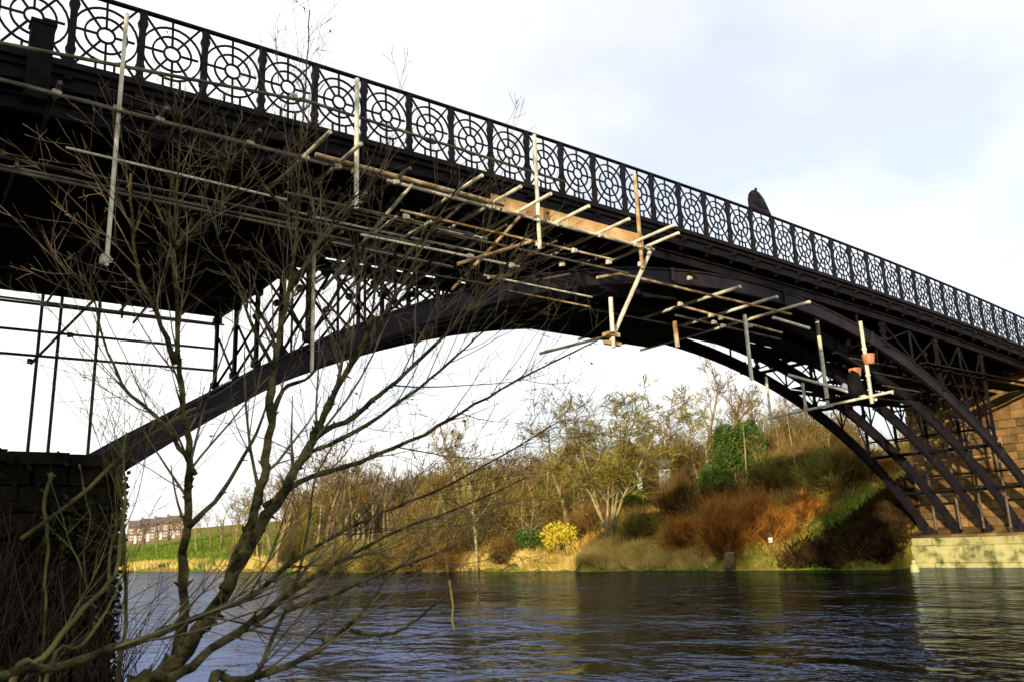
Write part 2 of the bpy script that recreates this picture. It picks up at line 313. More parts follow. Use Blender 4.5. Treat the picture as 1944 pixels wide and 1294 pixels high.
for n in RIBN:
    for s in ST:
        zt = chord_z(s)-.28; zb = arch(s)+.005
        if zt-zb < .12: continue
        w = .055 if s in MAIN else .03
        mb = MB().prism([(-w, -w*.6), (w, -w*.6), (w, w*.6), (-w, w*.6)], (s, n, zb), (s, n, zt), up=(1, 0, 0))
        if s in MAIN:
            for z in (zb+.09, zt-.09, (zb+zt)/2): mb.box((s, n, z), (.17, .13, .12))
        mb.build('spandrel_post', IRON, bridge)
    for a, c in ((4.1, 5.85), (5.85, 7.6), (7.6, 9.35), (9.35, 11.1), (24.0, 25.75), (25.75, 27.5), (27.5, 29.25), (29.25, 31.0)):
        za, zc = chord_z(a)-.3, chord_z(c)-.3; ba, bc = arch(a)+.02, arch(c)+.02
        if min(za-ba, zc-bc) < .25: continue
        o = .016
        MB().beam((a, n-o, za), (c, n-o, bc), .028, .055).build('spandrel_brace', IRON, bridge)
        MB().beam((a, n+o, ba), (c, n+o, zc), .028, .055).build('spandrel_brace', IRON, bridge)
        if za-ba > .8:
            mb = MB(); m_ = np.array([(a+c)/2, n, (za+zc+ba+bc)/4]); mb.tube([m_-(0, .05, 0), m_+(0, .05, 0)], .075, 12); mb.build('lattice_boss', IRON, bridge)
for s in (4.1, 7.6, 11.1, 14.5, 19.5, 24.0, 27.5, 31.0, 33.2):
    z = arch(s)-.14
    MB().tube([(s, RIBN[0]-.16, z), (s, RIBN[-1]+.16, z)], .065, 8).build('cross_tie', IRON, bridge)
    for i in range(4):
        y0, y1 = RIBN[i]+.06, RIBN[i+1]-.06
        if s in (4.1, 31.0, 27.5):
            MB().beam((s+.03, y0, arch(s)+.05), (s+.03, y1, arch(s)+1.15 if s != 27.5 else arch(s)+.7), .03, .05).build('cross_brace', IRON, bridge)
for s in (33.2, 31.0):
    MB().tube([(s, RIBN[0], arch(s)+.5), (s, RIBN[-1], arch(s)+.5)], .04, 8).build('cross_tie', IRON, bridge)
# deck: trough plates between stations, each its own plate
for k in range(-2, 19):
    a, c = k*2.0, k*2.0+1.985
    mb = MB(); sec = []
    for s in np.linspace(a, c, 5): sec.append([(s, .12, rail(s)-.04), (s, 5.5, rail(s)-.04), (s, 5.5, rail(s)-.30), (s, .12, rail(s)-.30)])
    mb.strip(sec); mb.build('deck_plate', IRON, bridge)
    for d in (.5, 1.5):
        s = a+d; MB().box((s, 2.81, rail(s)-.39), (.12, 5.3, .17)).build('deck_joist', IRON, bridge)
# fascia: moulded cornice, one casting per parapet bay, with a coved lower edge and a console under each post
def cornice_mesh():
    mb = MB(); K = 10
    top = [(x, 0) for x in (0.004, .996)]
    for y0, y1, zt, dz, arcd in ((-.24, -.02, 0.0, .11, 0), (-.17, -.02, -.11, .10, .0)):
        mb.box((.5, (y0+y1)/2, zt-dz/2), (.992, y1-y0, dz-.004))
    xs = np.linspace(.006, .994, K+1); sec = []
    for x in xs:
        zb = -.44+.035*math.sin(math.pi*x)
        sec.append([(x, -.11, -.212), (x, .02, -.212), (x, .02, zb), (x, -.11, zb)])
    mb.strip(sec); return mb.mesh('cornice', IRON)
cm = cornice_mesh()
def console_mesh():
    mb = MB(); prof = [(-.02, -.21), (-.20, -.22), (-.19, -.27), (-.13, -.33), (-.125, -.40), (-.02, -.50)]
    V = [(x, y, z) for x in (-.055, .055) for y, z in prof]; k = len(prof)
    mb.add(V, [list(range(k)), list(range(k, 2*k))[::-1]]+[[i, k+i, k+(i+1) % k, (i+1) % k] for i in range(k)]); return mb.mesh('console', IRON)
com = console_mesh()
# parapet panel
def ring(mb, cx, cz, r, w, d, k=28):
    sec = []
    V = []; 
    for i in range(k):
        a = 2*math.pi*i/k
        for rr, y in ((r-w/2, -d/2), (r+w/2, -d/2), (r+w/2, d/2), (r-w/2, d/2)): V.append((cx+rr*math.cos(a), y, cz+rr*math.sin(a)))
    F = []
    for i in range(k):
        i2 = (i+1) % k
        for j in range(4): F.append([i*4+j, i*4+(j+1) % 4, i2*4+(j+1) % 4, i2*4+j])
    mb.add(V, F)
def panel_mesh():
    mb = MB(); cx, cz = .5, .675; w = .030; d = .034
    ring(mb, cx, cz, .472, w, d); ring(mb, cx, cz, .308, w, d); ring(mb, cx, cz, .128, w*1.1, d)
    def bar(x0, z0, x1, z1, dd=.030, ww=.034): mb.beam((x0, 0, z0), (x1, 0, z1), dd, ww, up=(0, 0, 1) if abs(x1-x0) > .01 else (1, 0, 0))
    bar(cx, cz+.14, cx, 1.285); bar(cx, cz-.14, cx, .03)
    for dxx in (-.135, .135): bar(cx+dxx, cz-.455, cx+dxx, .03)
    bar(.08, cz, cx-.14, cz); bar(cx+.14, cz, .92, cz)
    for sx in (-1, 1):
        for cxr, czr in ((sx*.45, 1.280-cz), (sx*.45, .040-cz)):
            L = math.hypot(cxr, czr); ux, uz = cxr/L, czr/L
            bar(cx+ux*.135, cz+uz*.135, cx+cxr, cz+czr)
    mb.box((.5, 0, .022), (.88, .05, .036))
    return mb.mesh('parapet_panel', IRONP)
pm = panel_mesh()
def post_mesh():
    mb = MB(); prof = [(0, .115), (.09, .115), (.12, .075), (.20, .07), (.24, .095), (.29, .105), (.34, .075), (.60, .066), (.66, .075), (.72, .066), (.97, .07), (1.03, .10), (1.08, .11), (1.13, .085), (1.17, .07), (1.24, .075), (1.30, .10)]
    sec = []
    for z, w in prof:
        w *= .72; sec.append([(-w, -.035, z), (w, -.035, z), (w, .035, z), (-w, .035, z)])
    mb.strip(sec); return mb.mesh('parapet_post', IRONP)
pom = post_mesh()
slope = lambda s: (rail(s+.5)-rail(s-.5))
for i in range(-3, 40):
    a = -math.atan(rail(i+1)-rail(i))
    o = link('parapet_panel', pm, bridge); o.location = (i, -.10, rail(i)); o.rotation_euler = (0, a, 0)
    o = link('parapet_post', pom, bridge); o.location = (i, -.10, rail(i)+.002)
    o = link('cornice', cm, bridge); o.location = (i, 0, rail(i)); o.rotation_euler = (0, a, 0)
    o = link('console', com, bridge); o.location = (i, 0, rail(i))
mb = MB(); sec = []
for s in np.linspace(-3, 40, 87):
    z = rail(s)+1.285; sec.append([(s, -.145, z), (s, -.055, z), (s, -.055, z+.035), (s, -.075, z+.052), (s, -.125, z+.052), (s, -.145, z+.035)])
mb.strip(sec).build('top_rail', IRONP, bridge)
# crest at mid-span: arched cast plate standing on the top rail
mb = MB(); K = 14; out_ = []; 
zr = lambda s: rail(s)+1.335
pts = [(17.02, 0), (17.03, .26), (17.10, .44), (17.22, .55), (17.36, .60), (17.52, .57), (17.70, .44), (17.84, .24), (17.99, 0)]
V = []
for y in (-.13, -.07):
    for s, dz in pts: V.append((s, y, zr(17.5)+dz+(.02 if dz == 0 else 0)-(s-17.5)*.03))
k = len(pts)
mb.add(V, [list(range(k)), list(range(k, 2*k))[::-1]]+[[i, (i+1) % k, k+(i+1) % k, k+i] for i in range(k)])
crest = mb.build('crest_plate', IRONR, bridge)
mb = MB(); P = [(s, -.10, zr(17.5)+dz-(s-17.5)*.03) for s, dz in pts]; mb.tube(P, .035, 6); mb.build('crest_rim', IRONP, crest)
mb = MB(); mb.tube([(17.42, -.10, zr(17.5)+.6), (17.42, -.10, zr(17.5)+.68), (17.42, -.10, zr(17.5)+.72)], [.02, .045, .01], 8); mb.build('crest_finial', IRONP, crest)
for s, dz, r_ in ((17.5, .25, .15), (17.25, .22, .06), (17.75, .18, .06), (17.45, .46, .05)):
    mb = MB(); mb.tube([(s, -.135, zr(17.5)+dz), (s, -.15, zr(17.5)+dz), (s, -.165, zr(17.5)+dz)], [r_, r_, r_*.5], 12); mb.build('crest_boss', IRONP, crest)

# ------------------------------------------------------------------ stone abutments
def block_mesh(w, h, d, name, m, seed):
    r = np.random.default_rng(seed); mb = MB(); e = .025
    def face(z): return z
    # front face is -x side, with a chamfered, slightly uneven edge
    V = []
    for x, ins in ((0, e), (e, 0), (d, 0)):
        for y, z in ((-w/2+ins, -h/2+ins), (w/2-ins, -h/2+ins), (w/2-ins, h/2-ins), (-w/2+ins, h/2-ins)):
            V.append((x + (r.uniform(-.03, .03) if x == 0 else 0), y+(r.uniform(-.012, .012) if x < d else 0), z+(r.uniform(-.010, .010) if x < d else 0)))
    F = [[0, 3, 2, 1]]
    for i in range(2):
        for j in range(4): F.append([i*4+j, i*4+(j+1) % 4, (i+1)*4+(j+1) % 4, (i+1)*4+j])
    mb.add(V, F); return mb.mesh(name, m)
def stone_wall(parent, m, face, a0, a1, z0, z1, course, length, axis_, seed, gap=.012, skip=None):
    """courses of blocks in the plane x = face (axis_ 'x-': looks to -x) or y = face ('y-'), x+ looks to +x"""
    r = random.Random(seed); z = z0; row = 0; cache = {}
    while z < z1-.08:
        h = course*r.uniform(.88, 1.14); h = min(h, z1-z)
        a = a0 - (length*.5 if row % 2 else 0)*r.uniform(.7, 1)
        while a < a1:
            w = length*r.choice([.7, .85, 1.0, 1.2]); b0, b1 = max(a, a0), min(a+w, a1); a += w
            if b1-b0 < .12: continue
            if skip and skip((b0+b1)/2, z+h/2): continue
            W_, H_ = round(b1-b0-gap, 2), round(h-gap, 2)
            key = (round(W_*10), round(H_*25), r.randrange(2))
            if key not in cache: cache[key] = block_mesh(key[0]/10, key[1]/25, .22, 'stone_block', m, hash(key) % 9999)
            o = link('stone_block', cache[key], parent); c_ = (b0+b1)/2; push = r.uniform(-.045, .035)
            if axis_ == 'x-': o.location = (face+push, c_, z+h/2)
            elif axis_ == 'x+': o.location = (face+push, c_, z+h/2); o.rotation_euler = (0, 0, math.pi)
            else: o.location = (c_, face+push, z+h/2); o.rotation_euler = (0, 0, math.pi/2)
            o.scale = (1, (b1-b0-gap)/(key[0]/10), (h-gap)/(key[1]/25))
        z += h; row += 1
fa = tag(empty('stone_abutment', (35, 2.8, 0)), 'sunlit sandstone abutment with pale algae-stained plinth on the far bank', 'abutment')
def under(parent, o):                                   # keep world placement under a parent at an offset
    pass
fa.location = (0, 0, 0)
MB().box((36.45, 2.6, 4.4), (1.3, 6.3, 8.0)).build('core', MORT, fa)
MB().box((35.62, 1.0, .35), (1.9, 9.55, 1.72)).build('plinth_core', MORT, fa)
stone_wall(fa, STONE, 35.72, -3.9, 5.82, 1.30, 8.2, .34, .72, 'x-', 3)
stone_wall(fa, PALE, 34.58, -3.9, 5.86, -.45, 1.24, .62, 1.25, 'x-', 5, gap=.006)
mb = MB(); y = -3.9; r_ = random.Random(4)
while y < 5.8:
    w = min(r_.uniform(.7, 1.1), 5.86-y)
    MB().add([(34.52, y+.01, 1.24), (34.52, y+w-.01, 1.24), (35.75, y+w-.01, 1.24), (35.75, y+.01, 1.24), (34.56, y+.01, 1.33+r_.uniform(-.02, .02)), (34.56, y+w-.01, 1.33), (35.75, y+w-.01, 1.62), (35.75, y+.01, 1.62)],
             [(0, 3, 2, 1), (4, 5, 6, 7), (0, 1, 5, 4), (1, 2, 6, 5), (2, 3, 7, 6), (3, 0, 4, 7)]).build('ledge_stone', STONE, fa)
    y += w
stone_wall(fa, STONE, 5.86, 35.9, 40.5, 1.0, 8.0, .34, .72, 'y+', 9) if False else None
for n in RIBN: MB().box((34.98, n, 1.42), (.5, .34, .34), ((.8, 0, -.6), (0, 1, 0), (.6, 0, .8))).build('rib_shoe', IRONR, fa)

na_ = tag(empty('stone_pier', (0, 0, 0)), 'dark shaded stone pier under the near end of the arch, at left', 'pier')
PT = 1.40+H0
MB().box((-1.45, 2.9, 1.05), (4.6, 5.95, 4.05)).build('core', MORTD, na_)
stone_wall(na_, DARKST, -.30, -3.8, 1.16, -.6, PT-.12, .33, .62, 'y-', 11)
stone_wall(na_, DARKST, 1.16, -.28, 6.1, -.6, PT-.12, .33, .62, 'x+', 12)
x = -3.9; r_ = random.Random(8)
while x < 1.2:
    w = min(r_.uniform(.7, 1.1), 1.22-x)
    if w > .1: MB().box((x+w/2, 2.9, PT-.04-.05*(x+1)*.5), (w-.012, 6.55, .16)).build('coping_stone', DARKST, na_)
    x += w
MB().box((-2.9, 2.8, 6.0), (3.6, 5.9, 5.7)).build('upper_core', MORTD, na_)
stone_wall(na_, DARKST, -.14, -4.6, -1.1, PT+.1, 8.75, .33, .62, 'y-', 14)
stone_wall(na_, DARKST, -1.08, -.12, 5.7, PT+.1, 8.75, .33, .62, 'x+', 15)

# ------------------------------------------------------------------ scaffolding
def W(s, n, z): return np.array([s, n, z+H0])
TR = .026
def tube_part(parent, name, p, q, m=GALV, r=TR):
    return MB().tube([W(*p), W(*q)], r, 8).build(name, m, parent)
def coupler(parent, p, m=COUP):
    c = W(*p); mb = MB(); mb.box(c, (.10, .09, .07)); mb.tube([c-(0, .06, 0), c+(0, .06, 0)], .042, 8); mb.tube([c-(.03, 0, .05), c-(.03, 0, -.05)], .044, 8); mb.tube([c+(.05, 0, 0), c+(.09, 0, 0)], .014, 6)
    return mb.build('coupler', m, parent)
# A: platform slung below the parapet on the viewer's side
A = tag(empty('slung_scaffold'), 'galvanised tube scaffold slung along the outside of the parapet, near half of the bridge', 'scaffold')
tube_part(A, 'ledger', (-1.2, -.80, 6.44), (5.2, -.80, 6.45), DULL)
tube_part(A, 'ledger', (5.1, -.80, 6.43), (12.1, -.80, 6.43), GALV, .034)
tube_part(A, 'ledger', (-1.2, -.92, 6.36), (3.9, -.92, 6.36), DULL, .024)
tube_part(A, 'ledger', (3.7, -.86, 6.53), (7.7, -.86, 6.52), RUST, .045)
for a, c, z, m in ((-1.0, 3.4, 5.19, DULL), (3.2, 7.0, 5.75, DULL), (5.4, 10.7, 5.92, RUST), (4.6, 8.1, 5.29, GALV), (-.6, 6.0, 5.32, DULL), (6.2, 11.2, 5.68, DULL)):
    tube_part(A, 'ledger', (a, -.78, z), (c, -.78, z+.03), m)
tube_part(A, 'guard_rail', (-1.6, -.84, 6.88), (3.6, -.84, 7.50), DULL, .03); tube_part(A, 'guard_rail', (3.4, -.84, 7.50), (9.4, -.84, 7.44), DULL, .03)
for s, z0, z1, m, r in ((.60, 3.98, 8.02, GALV, .032), (4.46, 5.70, 8.22, GALV, .042), (8.58, 5.75, 8.3, GALV, .042), (11.57, 5.85, 8.16, RUST, .045)):
    tube_part(A, 'standard', (s, -.88, z0), (s, -.88, z1), m, r); coupler(A, (s, -.82, 6.43)); coupler(A, (s, -.84, z0+.12))
for s, n0, m in ((-.2, -1.0, DULL), (1.2, -1.1, DULL), (2.6, -1.2, DULL), (3.55, -1.75, GALV), (4.15, -1.65, GALV), (5.3, -1.3, DULL), (6.55, -1.75, GALV), (7.45, -1.75, GALV), (8.15, -1.8, GALV), (9.2, -1.75, GALV), (10.4, -1.7, GALV), (11.5, -1.95, GALV), (11.95, -1.7, GALV)):
    tube_part(A, 'transom', (s, n0, 6.52), (s, 5.7, 6.46), m, .036); coupler(A, (s, -.80, 6.44))
for a, c, zt in ((7.55, 9.6, .30), (9.62, 11.9, .30)):
    MB().box(W((a+c)/2, -.66, 6.50+zt/2), (c-a, .03, zt)).build('toe_board', PLY, A)
for y in (-.52, -.28, -.04): 
    for a, c in ((3.2, 7.4), (7.5, 11.9)): MB().box(W((a+c)/2, y, 6.585), (c-a-.03, .22, .04)).build('board', PLANK, A)
for p, q, m in (((4.9, -.86, 6.45), (4.4, 1.9, 4.9), DULL), ((5.6, -.86, 6.45), (5.0, 1.6, 5.0), GALV), ((6.9, -.86, 6.5), (5.7, 1.2, 4.9), DULL), ((8.15, -.86, 6.4), (7.4, .6, 5.1), RUST), ((6.6, -.82, 5.1), (8.4, -.8, 5.9), RUST), ((7.3, -.82, 4.95), (8.8, .4, 5.6), RUST)):
    tube_part(A, 'brace', p, q, m, .034)
for p in ((5.5, -.8, 5.8), (6.9, -.8, 5.3), (7.9, -.8, 5.3), (9.6, -.8, 5.93), (10.6, -.8, 5.85), (.58, -.86, 4.05), (3.3, -.84, 7.5)): coupler(A, p)
mb = MB(); mb.box(W(-.43, -.48, 7.0), (.30, .26, 1.2)); mb.box(W(-.43, -.48, 7.62), (.34, .30, .05)); mb.build('duct_box', BLACKP, A)
tube_part(A, 'standard', (4.02, -.15, 2.9), (4.02, -.15, 5.6), GALV, .032); coupler(A, (4.02, -.12, 5.3)); coupler(A, (4.02, -.12, 5.5))
rx = random.Random(12)
for k in range(16):
    a = rx.uniform(-1.0, 9.0); L_ = rx.uniform(2.0, 4.5); n_ = rx.uniform(-.7, 1.0); z_ = rx.uniform(4.9, 6.25)
    if a < 4.2 and z_ < 5.2: z_ += .9
    tube_part(A, 'ledger', (a, n_, z_), (a+L_, n_, z_+rx.uniform(-.04, .04)), rx.choice([DULL, GALV, RUST]), .022)
for k in range(9):
    s_ = rx.uniform(4.4, 11.0); tube_part(A, 'transom', (s_, rx.uniform(-1.2, -.8), rx.choice([5.3, 5.75, 5.95])), (s_+rx.uniform(-.1, .1), 3.5, rx.choice([5.4, 5.8, 6.0])), rx.choice([DULL, GALV]), .026)
# B: boarded working platform under the deck by the near pier
Bp = tag(empty('boarded_platform'), 'dark boarded scaffold platform hung under the deck above the near pier', 'scaffold')
for i in range(28):
    y = -.72+i*.228
    jn = (.3, 1.7, -.6)[i % 3]
    for a, c in ((-2.6, jn), (jn+.006, 4.32)):
        MB().box(W((a+c)/2, y, 5.30+random.uniform(-.008, .008)), (c-a, .224, .042)).build('board', PLANK, Bp)
for s in (-2.0, -.6, .8, 2.2, 3.4, 4.2): tube_part(Bp, 'transom', (s, -.9, 5.22), (s, 5.9, 5.22), DULL)
for y in (-.78, 1.4, 3.6, 5.62): tube_part(Bp, 'ledger', (-2.6, y, 5.14), (4.4, y, 5.14), DULL if y < 5 else GALV)
for s in (-.6, 2.2, 4.2):
    for y in (1.4, 3.6, 5.6): tube_part(Bp, 'hanger', (s, y, 5.0), (s, y, 6.8), DULL)
# C: open tube frame behind, standing on the pier
Cc = tag(empty('tube_guard_frame'), 'open grid of thin scaffold tubes silhouetted against sky above the dark pier', 'scaffold')
for z in (5.13, 4.56, 4.05): tube_part(Cc, 'rail', (-1.5, 5.86, z), (4.28, 5.86, z+.05), DULL, .03)
for xt, yt in ((78, 600), (115, 600), (188, 600)):
    r = ray(xt, yt); k = (5.95-CAM[1])/r[1]; s = CAM[0]+r[0]*k
    tube_part(Cc, 'upright', (s, 5.95, PT-H0+.02), (s, 5.95, 5.6), DULL, .034)
tube_part(Cc, 'brace', (.62, 5.90, 3.9), (1.75, 5.90, 5.5), DULL, .03); tube_part(Cc, 'brace', (2.5, 5.9, 5.0), (2.75, 5.9, 5.4), DULL, .03)
for s, z in ((.62, 3.95), (1.3, 4.58)): coupler(Cc, (s, 5.88, z), DULL)
# D: hangers and props below the crown of the arch
Dd = tag(empty('crown_scaffold'), 'loose frame of tubes and props hanging under the crown of the arch', 'scaffold')
tube_part(Dd, 'brace', (11.98, -.78, 6.36), (10.48, -.78, 4.02), GALV, .048); tube_part(Dd, 'prop', (10.50, -.86, 3.92), (10.52, -.86, 5.02), GALV, .048)
mb = MB(); mb.box(W(10.5, -.82, 4.2), (.34, .2, .09)); mb.box(W(10.52, -.82, 4.02), (.46, .1, .08)); mb.build('clamp', RUST, Dd)
tube_part(Dd, 'ledger', (8.6, -.70, 3.62), (10.5, -.74, 4.2), DULL, .03)
tube_part(Dd, 'ledger', (11.75, 0.02, 6.03), (18.6, .02, 5.98), RUST, .036); tube_part(Dd, 'ledger', (11.0, .0, 5.8), (11.8, .0, 6.03), RUST, .036)
tube_part(Dd, 'ledger', (13.75, 0.0, 5.53), (18.0, .0, 5.36), RUST, .034); tube_part(Dd, 'ledger', (14.0, .35, 5.40), (18.4, .35, 5.30), DULL, .034)
tube_part(Dd, 'ledger', (17.6, -.05, 5.73), (19.3, -.05, 5.64), GALV, .045)
for s, z, n0 in ((15.3, 6.05, -.75), (16.9, 6.03, -.72), (18.05, 6.0, -.95)): tube_part(Dd, 'transom', (s, n0, z+.02), (s, 5.4, z), GALV, .045)
for s, z in ((14.9, 5.42), (15.3, 5.40), (15.0, 5.25), (15.35, 5.2), (13.75, 5.55), (16.5, 5.35), (14.2, 6.3), (9.9, 5.9)): coupler(Dd, (s, -.05, z))
tube_part(Dd, 'hanger', (12.98, -.5, 4.28), (12.95, -.5, 4.90), RUST, .055); tube_part(Dd, 'hanger', (15.9, -.35, 3.78), (15.9, -.35, 5.5), GALV, .05)
for i in range(9):                                       # boarded strip under the ribs near the crown
    MB().box(W(13.1, .5+i*.23, 5.16), (4.2, .22, .04)).build('board', PLANK, Dd)
# E: hanging frame towards the far bank
Ee = tag(empty('hung_scaffold'), 'hanging tube frame with long transom below the ribs towards the far bank', 'scaffold')
SE = 21.5
tube_part(Ee, 'transom', (SE, -1.1, 3.80), (SE, 3.2, 3.62), GALV, .042)
for n, z0, z1, r in ((3.10, 3.42, 5.0, .045), (1.78, 3.46, 4.55, .048), (1.00, 3.66, 6.65, .062), (-.42, 3.55, 6.05, .055)):
    tube_part(Ee, 'hanger', (SE, n, z0), (SE, n, z1), GALV, r); coupler(Ee, (SE, n, 3.74))
tube_part(Ee, 'brace', (20.1, 1.35, 4.62), (21.75, -.45, 3.68), GALV, .045)
for i in range(5): MB().box(W(23.0, .2+i*.23, 3.90), (3.2, .22, .04)).build('board', PLANK, Ee)
for z in (4.4, 4.8, 5.2): coupler(Ee, (SE, -.42, z), GALV)
for zrow, sx in ((5.35, 24.2), (5.0, 25.0), (4.6, 26.0)): tube_part(Ee, 'ledger', (sx-1.2, .9, zrow), (sx+3.5, .9, zrow-.06), DULL)
for i in range(26):                                      # boarded platform under the deck near the far abutment
    y = -.02+i*.228
    if min(abs(y-n) for n in RIBN) < .14: continue
    for a, c in ((25.9, 29.4), (29.43, 32.6), (32.63, 35.6)): MB().box(W((a+c)/2, y, 5.30+random.uniform(-.008, .008)), (c-a, .218, .042)).build('board', PLANK, Ee)
# F: props against the far abutment
Ff = tag(empty('abutment_scaffold'), 'dim tube grid between the ribs in front of the far sandstone abutment', 'scaffold')
for z in (3.05, 3.6, 4.9): tube_part(Ff, 'ledger', (33.6, 1.35, z), (33.6, 5.3, z), DULL, .045)
for n in (1.3, 2.3, 3.2, 4.2): tube_part(Ff, 'standard', (33.7, n, -.2), (33.7, n, 6.2), DULL, .05)
tube_part(Ff, 'brace', (32.9, 1.2, 3.3), (33.7, 3.6, 5.0), DULL, .04)

# bucket, hard hat and coats left on the hanging frame
bk = tag(empty('hanging_buckets', (0, 0, 0)), 'two small orange tubs tied to the hanging frame under the ribs', 'tub')
for n, z, h in ((-.50, 4.72, .30), (-.02, 4.42, .26)):
    c = W(SE+.02, n, z); MB().tube([c, c+(0, 0, h*.15), c+(0, 0, h), c+(0, 0, h), c+(0, 0, h*.2)], [.13, .15, .19, .16, .12], 12).build('tub', ORANGE, bk)
sk = tag(empty('tool_sack'), 'dark sack slumped on the hanging frame beside the orange tubs', 'sack')
c = W(SE-.1, -.02, 3.82); MB().tube([c, c+(.02, .02, .18), c+(.0, .04, .45), c+(.03, .0, .7), c+(0, 0, .82)], [.20, .27, .24, .15, .05], 10).build('sack', BLACKP, sk, True)
MB().tube([c+(-.2, .2, .2), c+(-.2, .22, .34), c+(-.2, .24, .42)], [.09, .12, .05], 8).build('bundle', GREYB, sk, True)

def on_ground(px, py, lo=30, hi=70):
    for d in np.arange(lo, hi, .1):
        p = at(px, py, d)
        if p[2] <= max(float(ground(p[0], p[1])), 0): break
    return np.array([p[0], p[1], float(ground(p[0], p[1]))])
# ------------------------------------------------------------------ vegetation tools
def wander(p, d, L, nseg, wig, up=0.0, r=None):
    r = r or rng; P = [np.array(p, float)]; d = np.array(d, float); d /= np.linalg.norm(d); st = L/nseg
    for i in range(nseg):
        d = d + r.normal(0, wig, 3) + np.array([0, 0, up]); d /= np.linalg.norm(d); P.append(P[-1]+d*st)
    return np.array(P)
def side_dir(T, r, ang):
    v = r.normal(size=3); v -= T*(v@T); v /= np.linalg.norm(v)+1e-9
    return T*math.cos(ang)+v*math.sin(ang)
def grow(P, R, lists, level, spec, r):
    """spawn children along polyline P (radii R); spec[level] = (count per metre, length range, angle range, wiggle, up, radius factor, segs)"""
    if level >= len(spec): return
    dens, (l0, l1), (a0, a1), wig, up, rf, ns, start = spec[level]
    seg = np.linalg.norm(np.diff(P, axis=0), axis=1); L = seg.sum(); cum = np.r_[0, np.cumsum(seg)]
    k = r.poisson(dens*L*(1-start)) if dens > 0 else 0
    for _ in range(k):
        t = (start+(1-start)*r.random()**.85)*L; i = min(np.searchsorted(cum, t)-1, len(P)-2); i = max(i, 0); f = (t-cum[i])/max(seg[i], 1e-6)
        p = P[i]*(1-f)+P[i+1]*f; T = (P[i+1]-P[i])/max(seg[i], 1e-6); rr = R[i]*(1-f)+R[i+1]*f
        ln = r.uniform(l0, l1)*(1-.45*t/L); d = side_dir(T, r, r.uniform(a0, a1))
        Q = wander(p, d, ln, ns, wig, up, r); r0 = max(rr*rf, .0016); q = np.linspace(r0, max(r0*.3, .0012), ns+1)
        lists[min(level, len(lists)-1)].append((Q, q)); grow(Q, q, lists, level+1, spec, r)
def tubes(lst, k=4):
    mb = MB()
    for P, R in lst: mb.tube(P, R, k, cap=False)
    return mb
def smooth_path(pts, n=5):
    P = np.asarray(pts, float); P = np.vstack([2*P[0]-P[1], P, 2*P[-1]-P[-2]]); o = []
    for i in range(1, len(P)-2):
        for t in np.linspace(0, 1, n, endpoint=False):
            a, b_, c, d = P[i-1:i+3]
            o.append(.5*((2*b_)+(-a+c)*t+(2*a-5*b_+4*c-d)*t*t+(-a+3*b_-3*c+d)*t**3))
    o.append(P[-2]); return np.array(o)
def blades(P, Dv, L, Wd, r):
    """thin triangles: base points, directions, lengths, widths"""
    n = len(P); v = r.normal(size=(n, 3)); sd_ = np.cross(Dv, v); sd_ /= np.linalg.norm(sd_, axis=1)[:, None]+1e-9
    return np.stack([P-sd_*Wd[:, None]/2, P+sd_*Wd[:, None]/2, P+Dv*L[:, None]], 1)
def leaves(P, size, r):
    n = len(P); a = r.normal(size=(n, 3)); a /= np.linalg.norm(a, axis=1)[:, None]; b_ = np.cross(a, r.normal(size=(n, 3))); b_ /= np.linalg.norm(b_, axis=1)[:, None]
    s = (size*r.uniform(.6, 1.3, n))[:, None]
    return np.stack([P-a*s*.5, P+b_*s*.32, P+a*s*.5, P-b_*s*.32], 1)

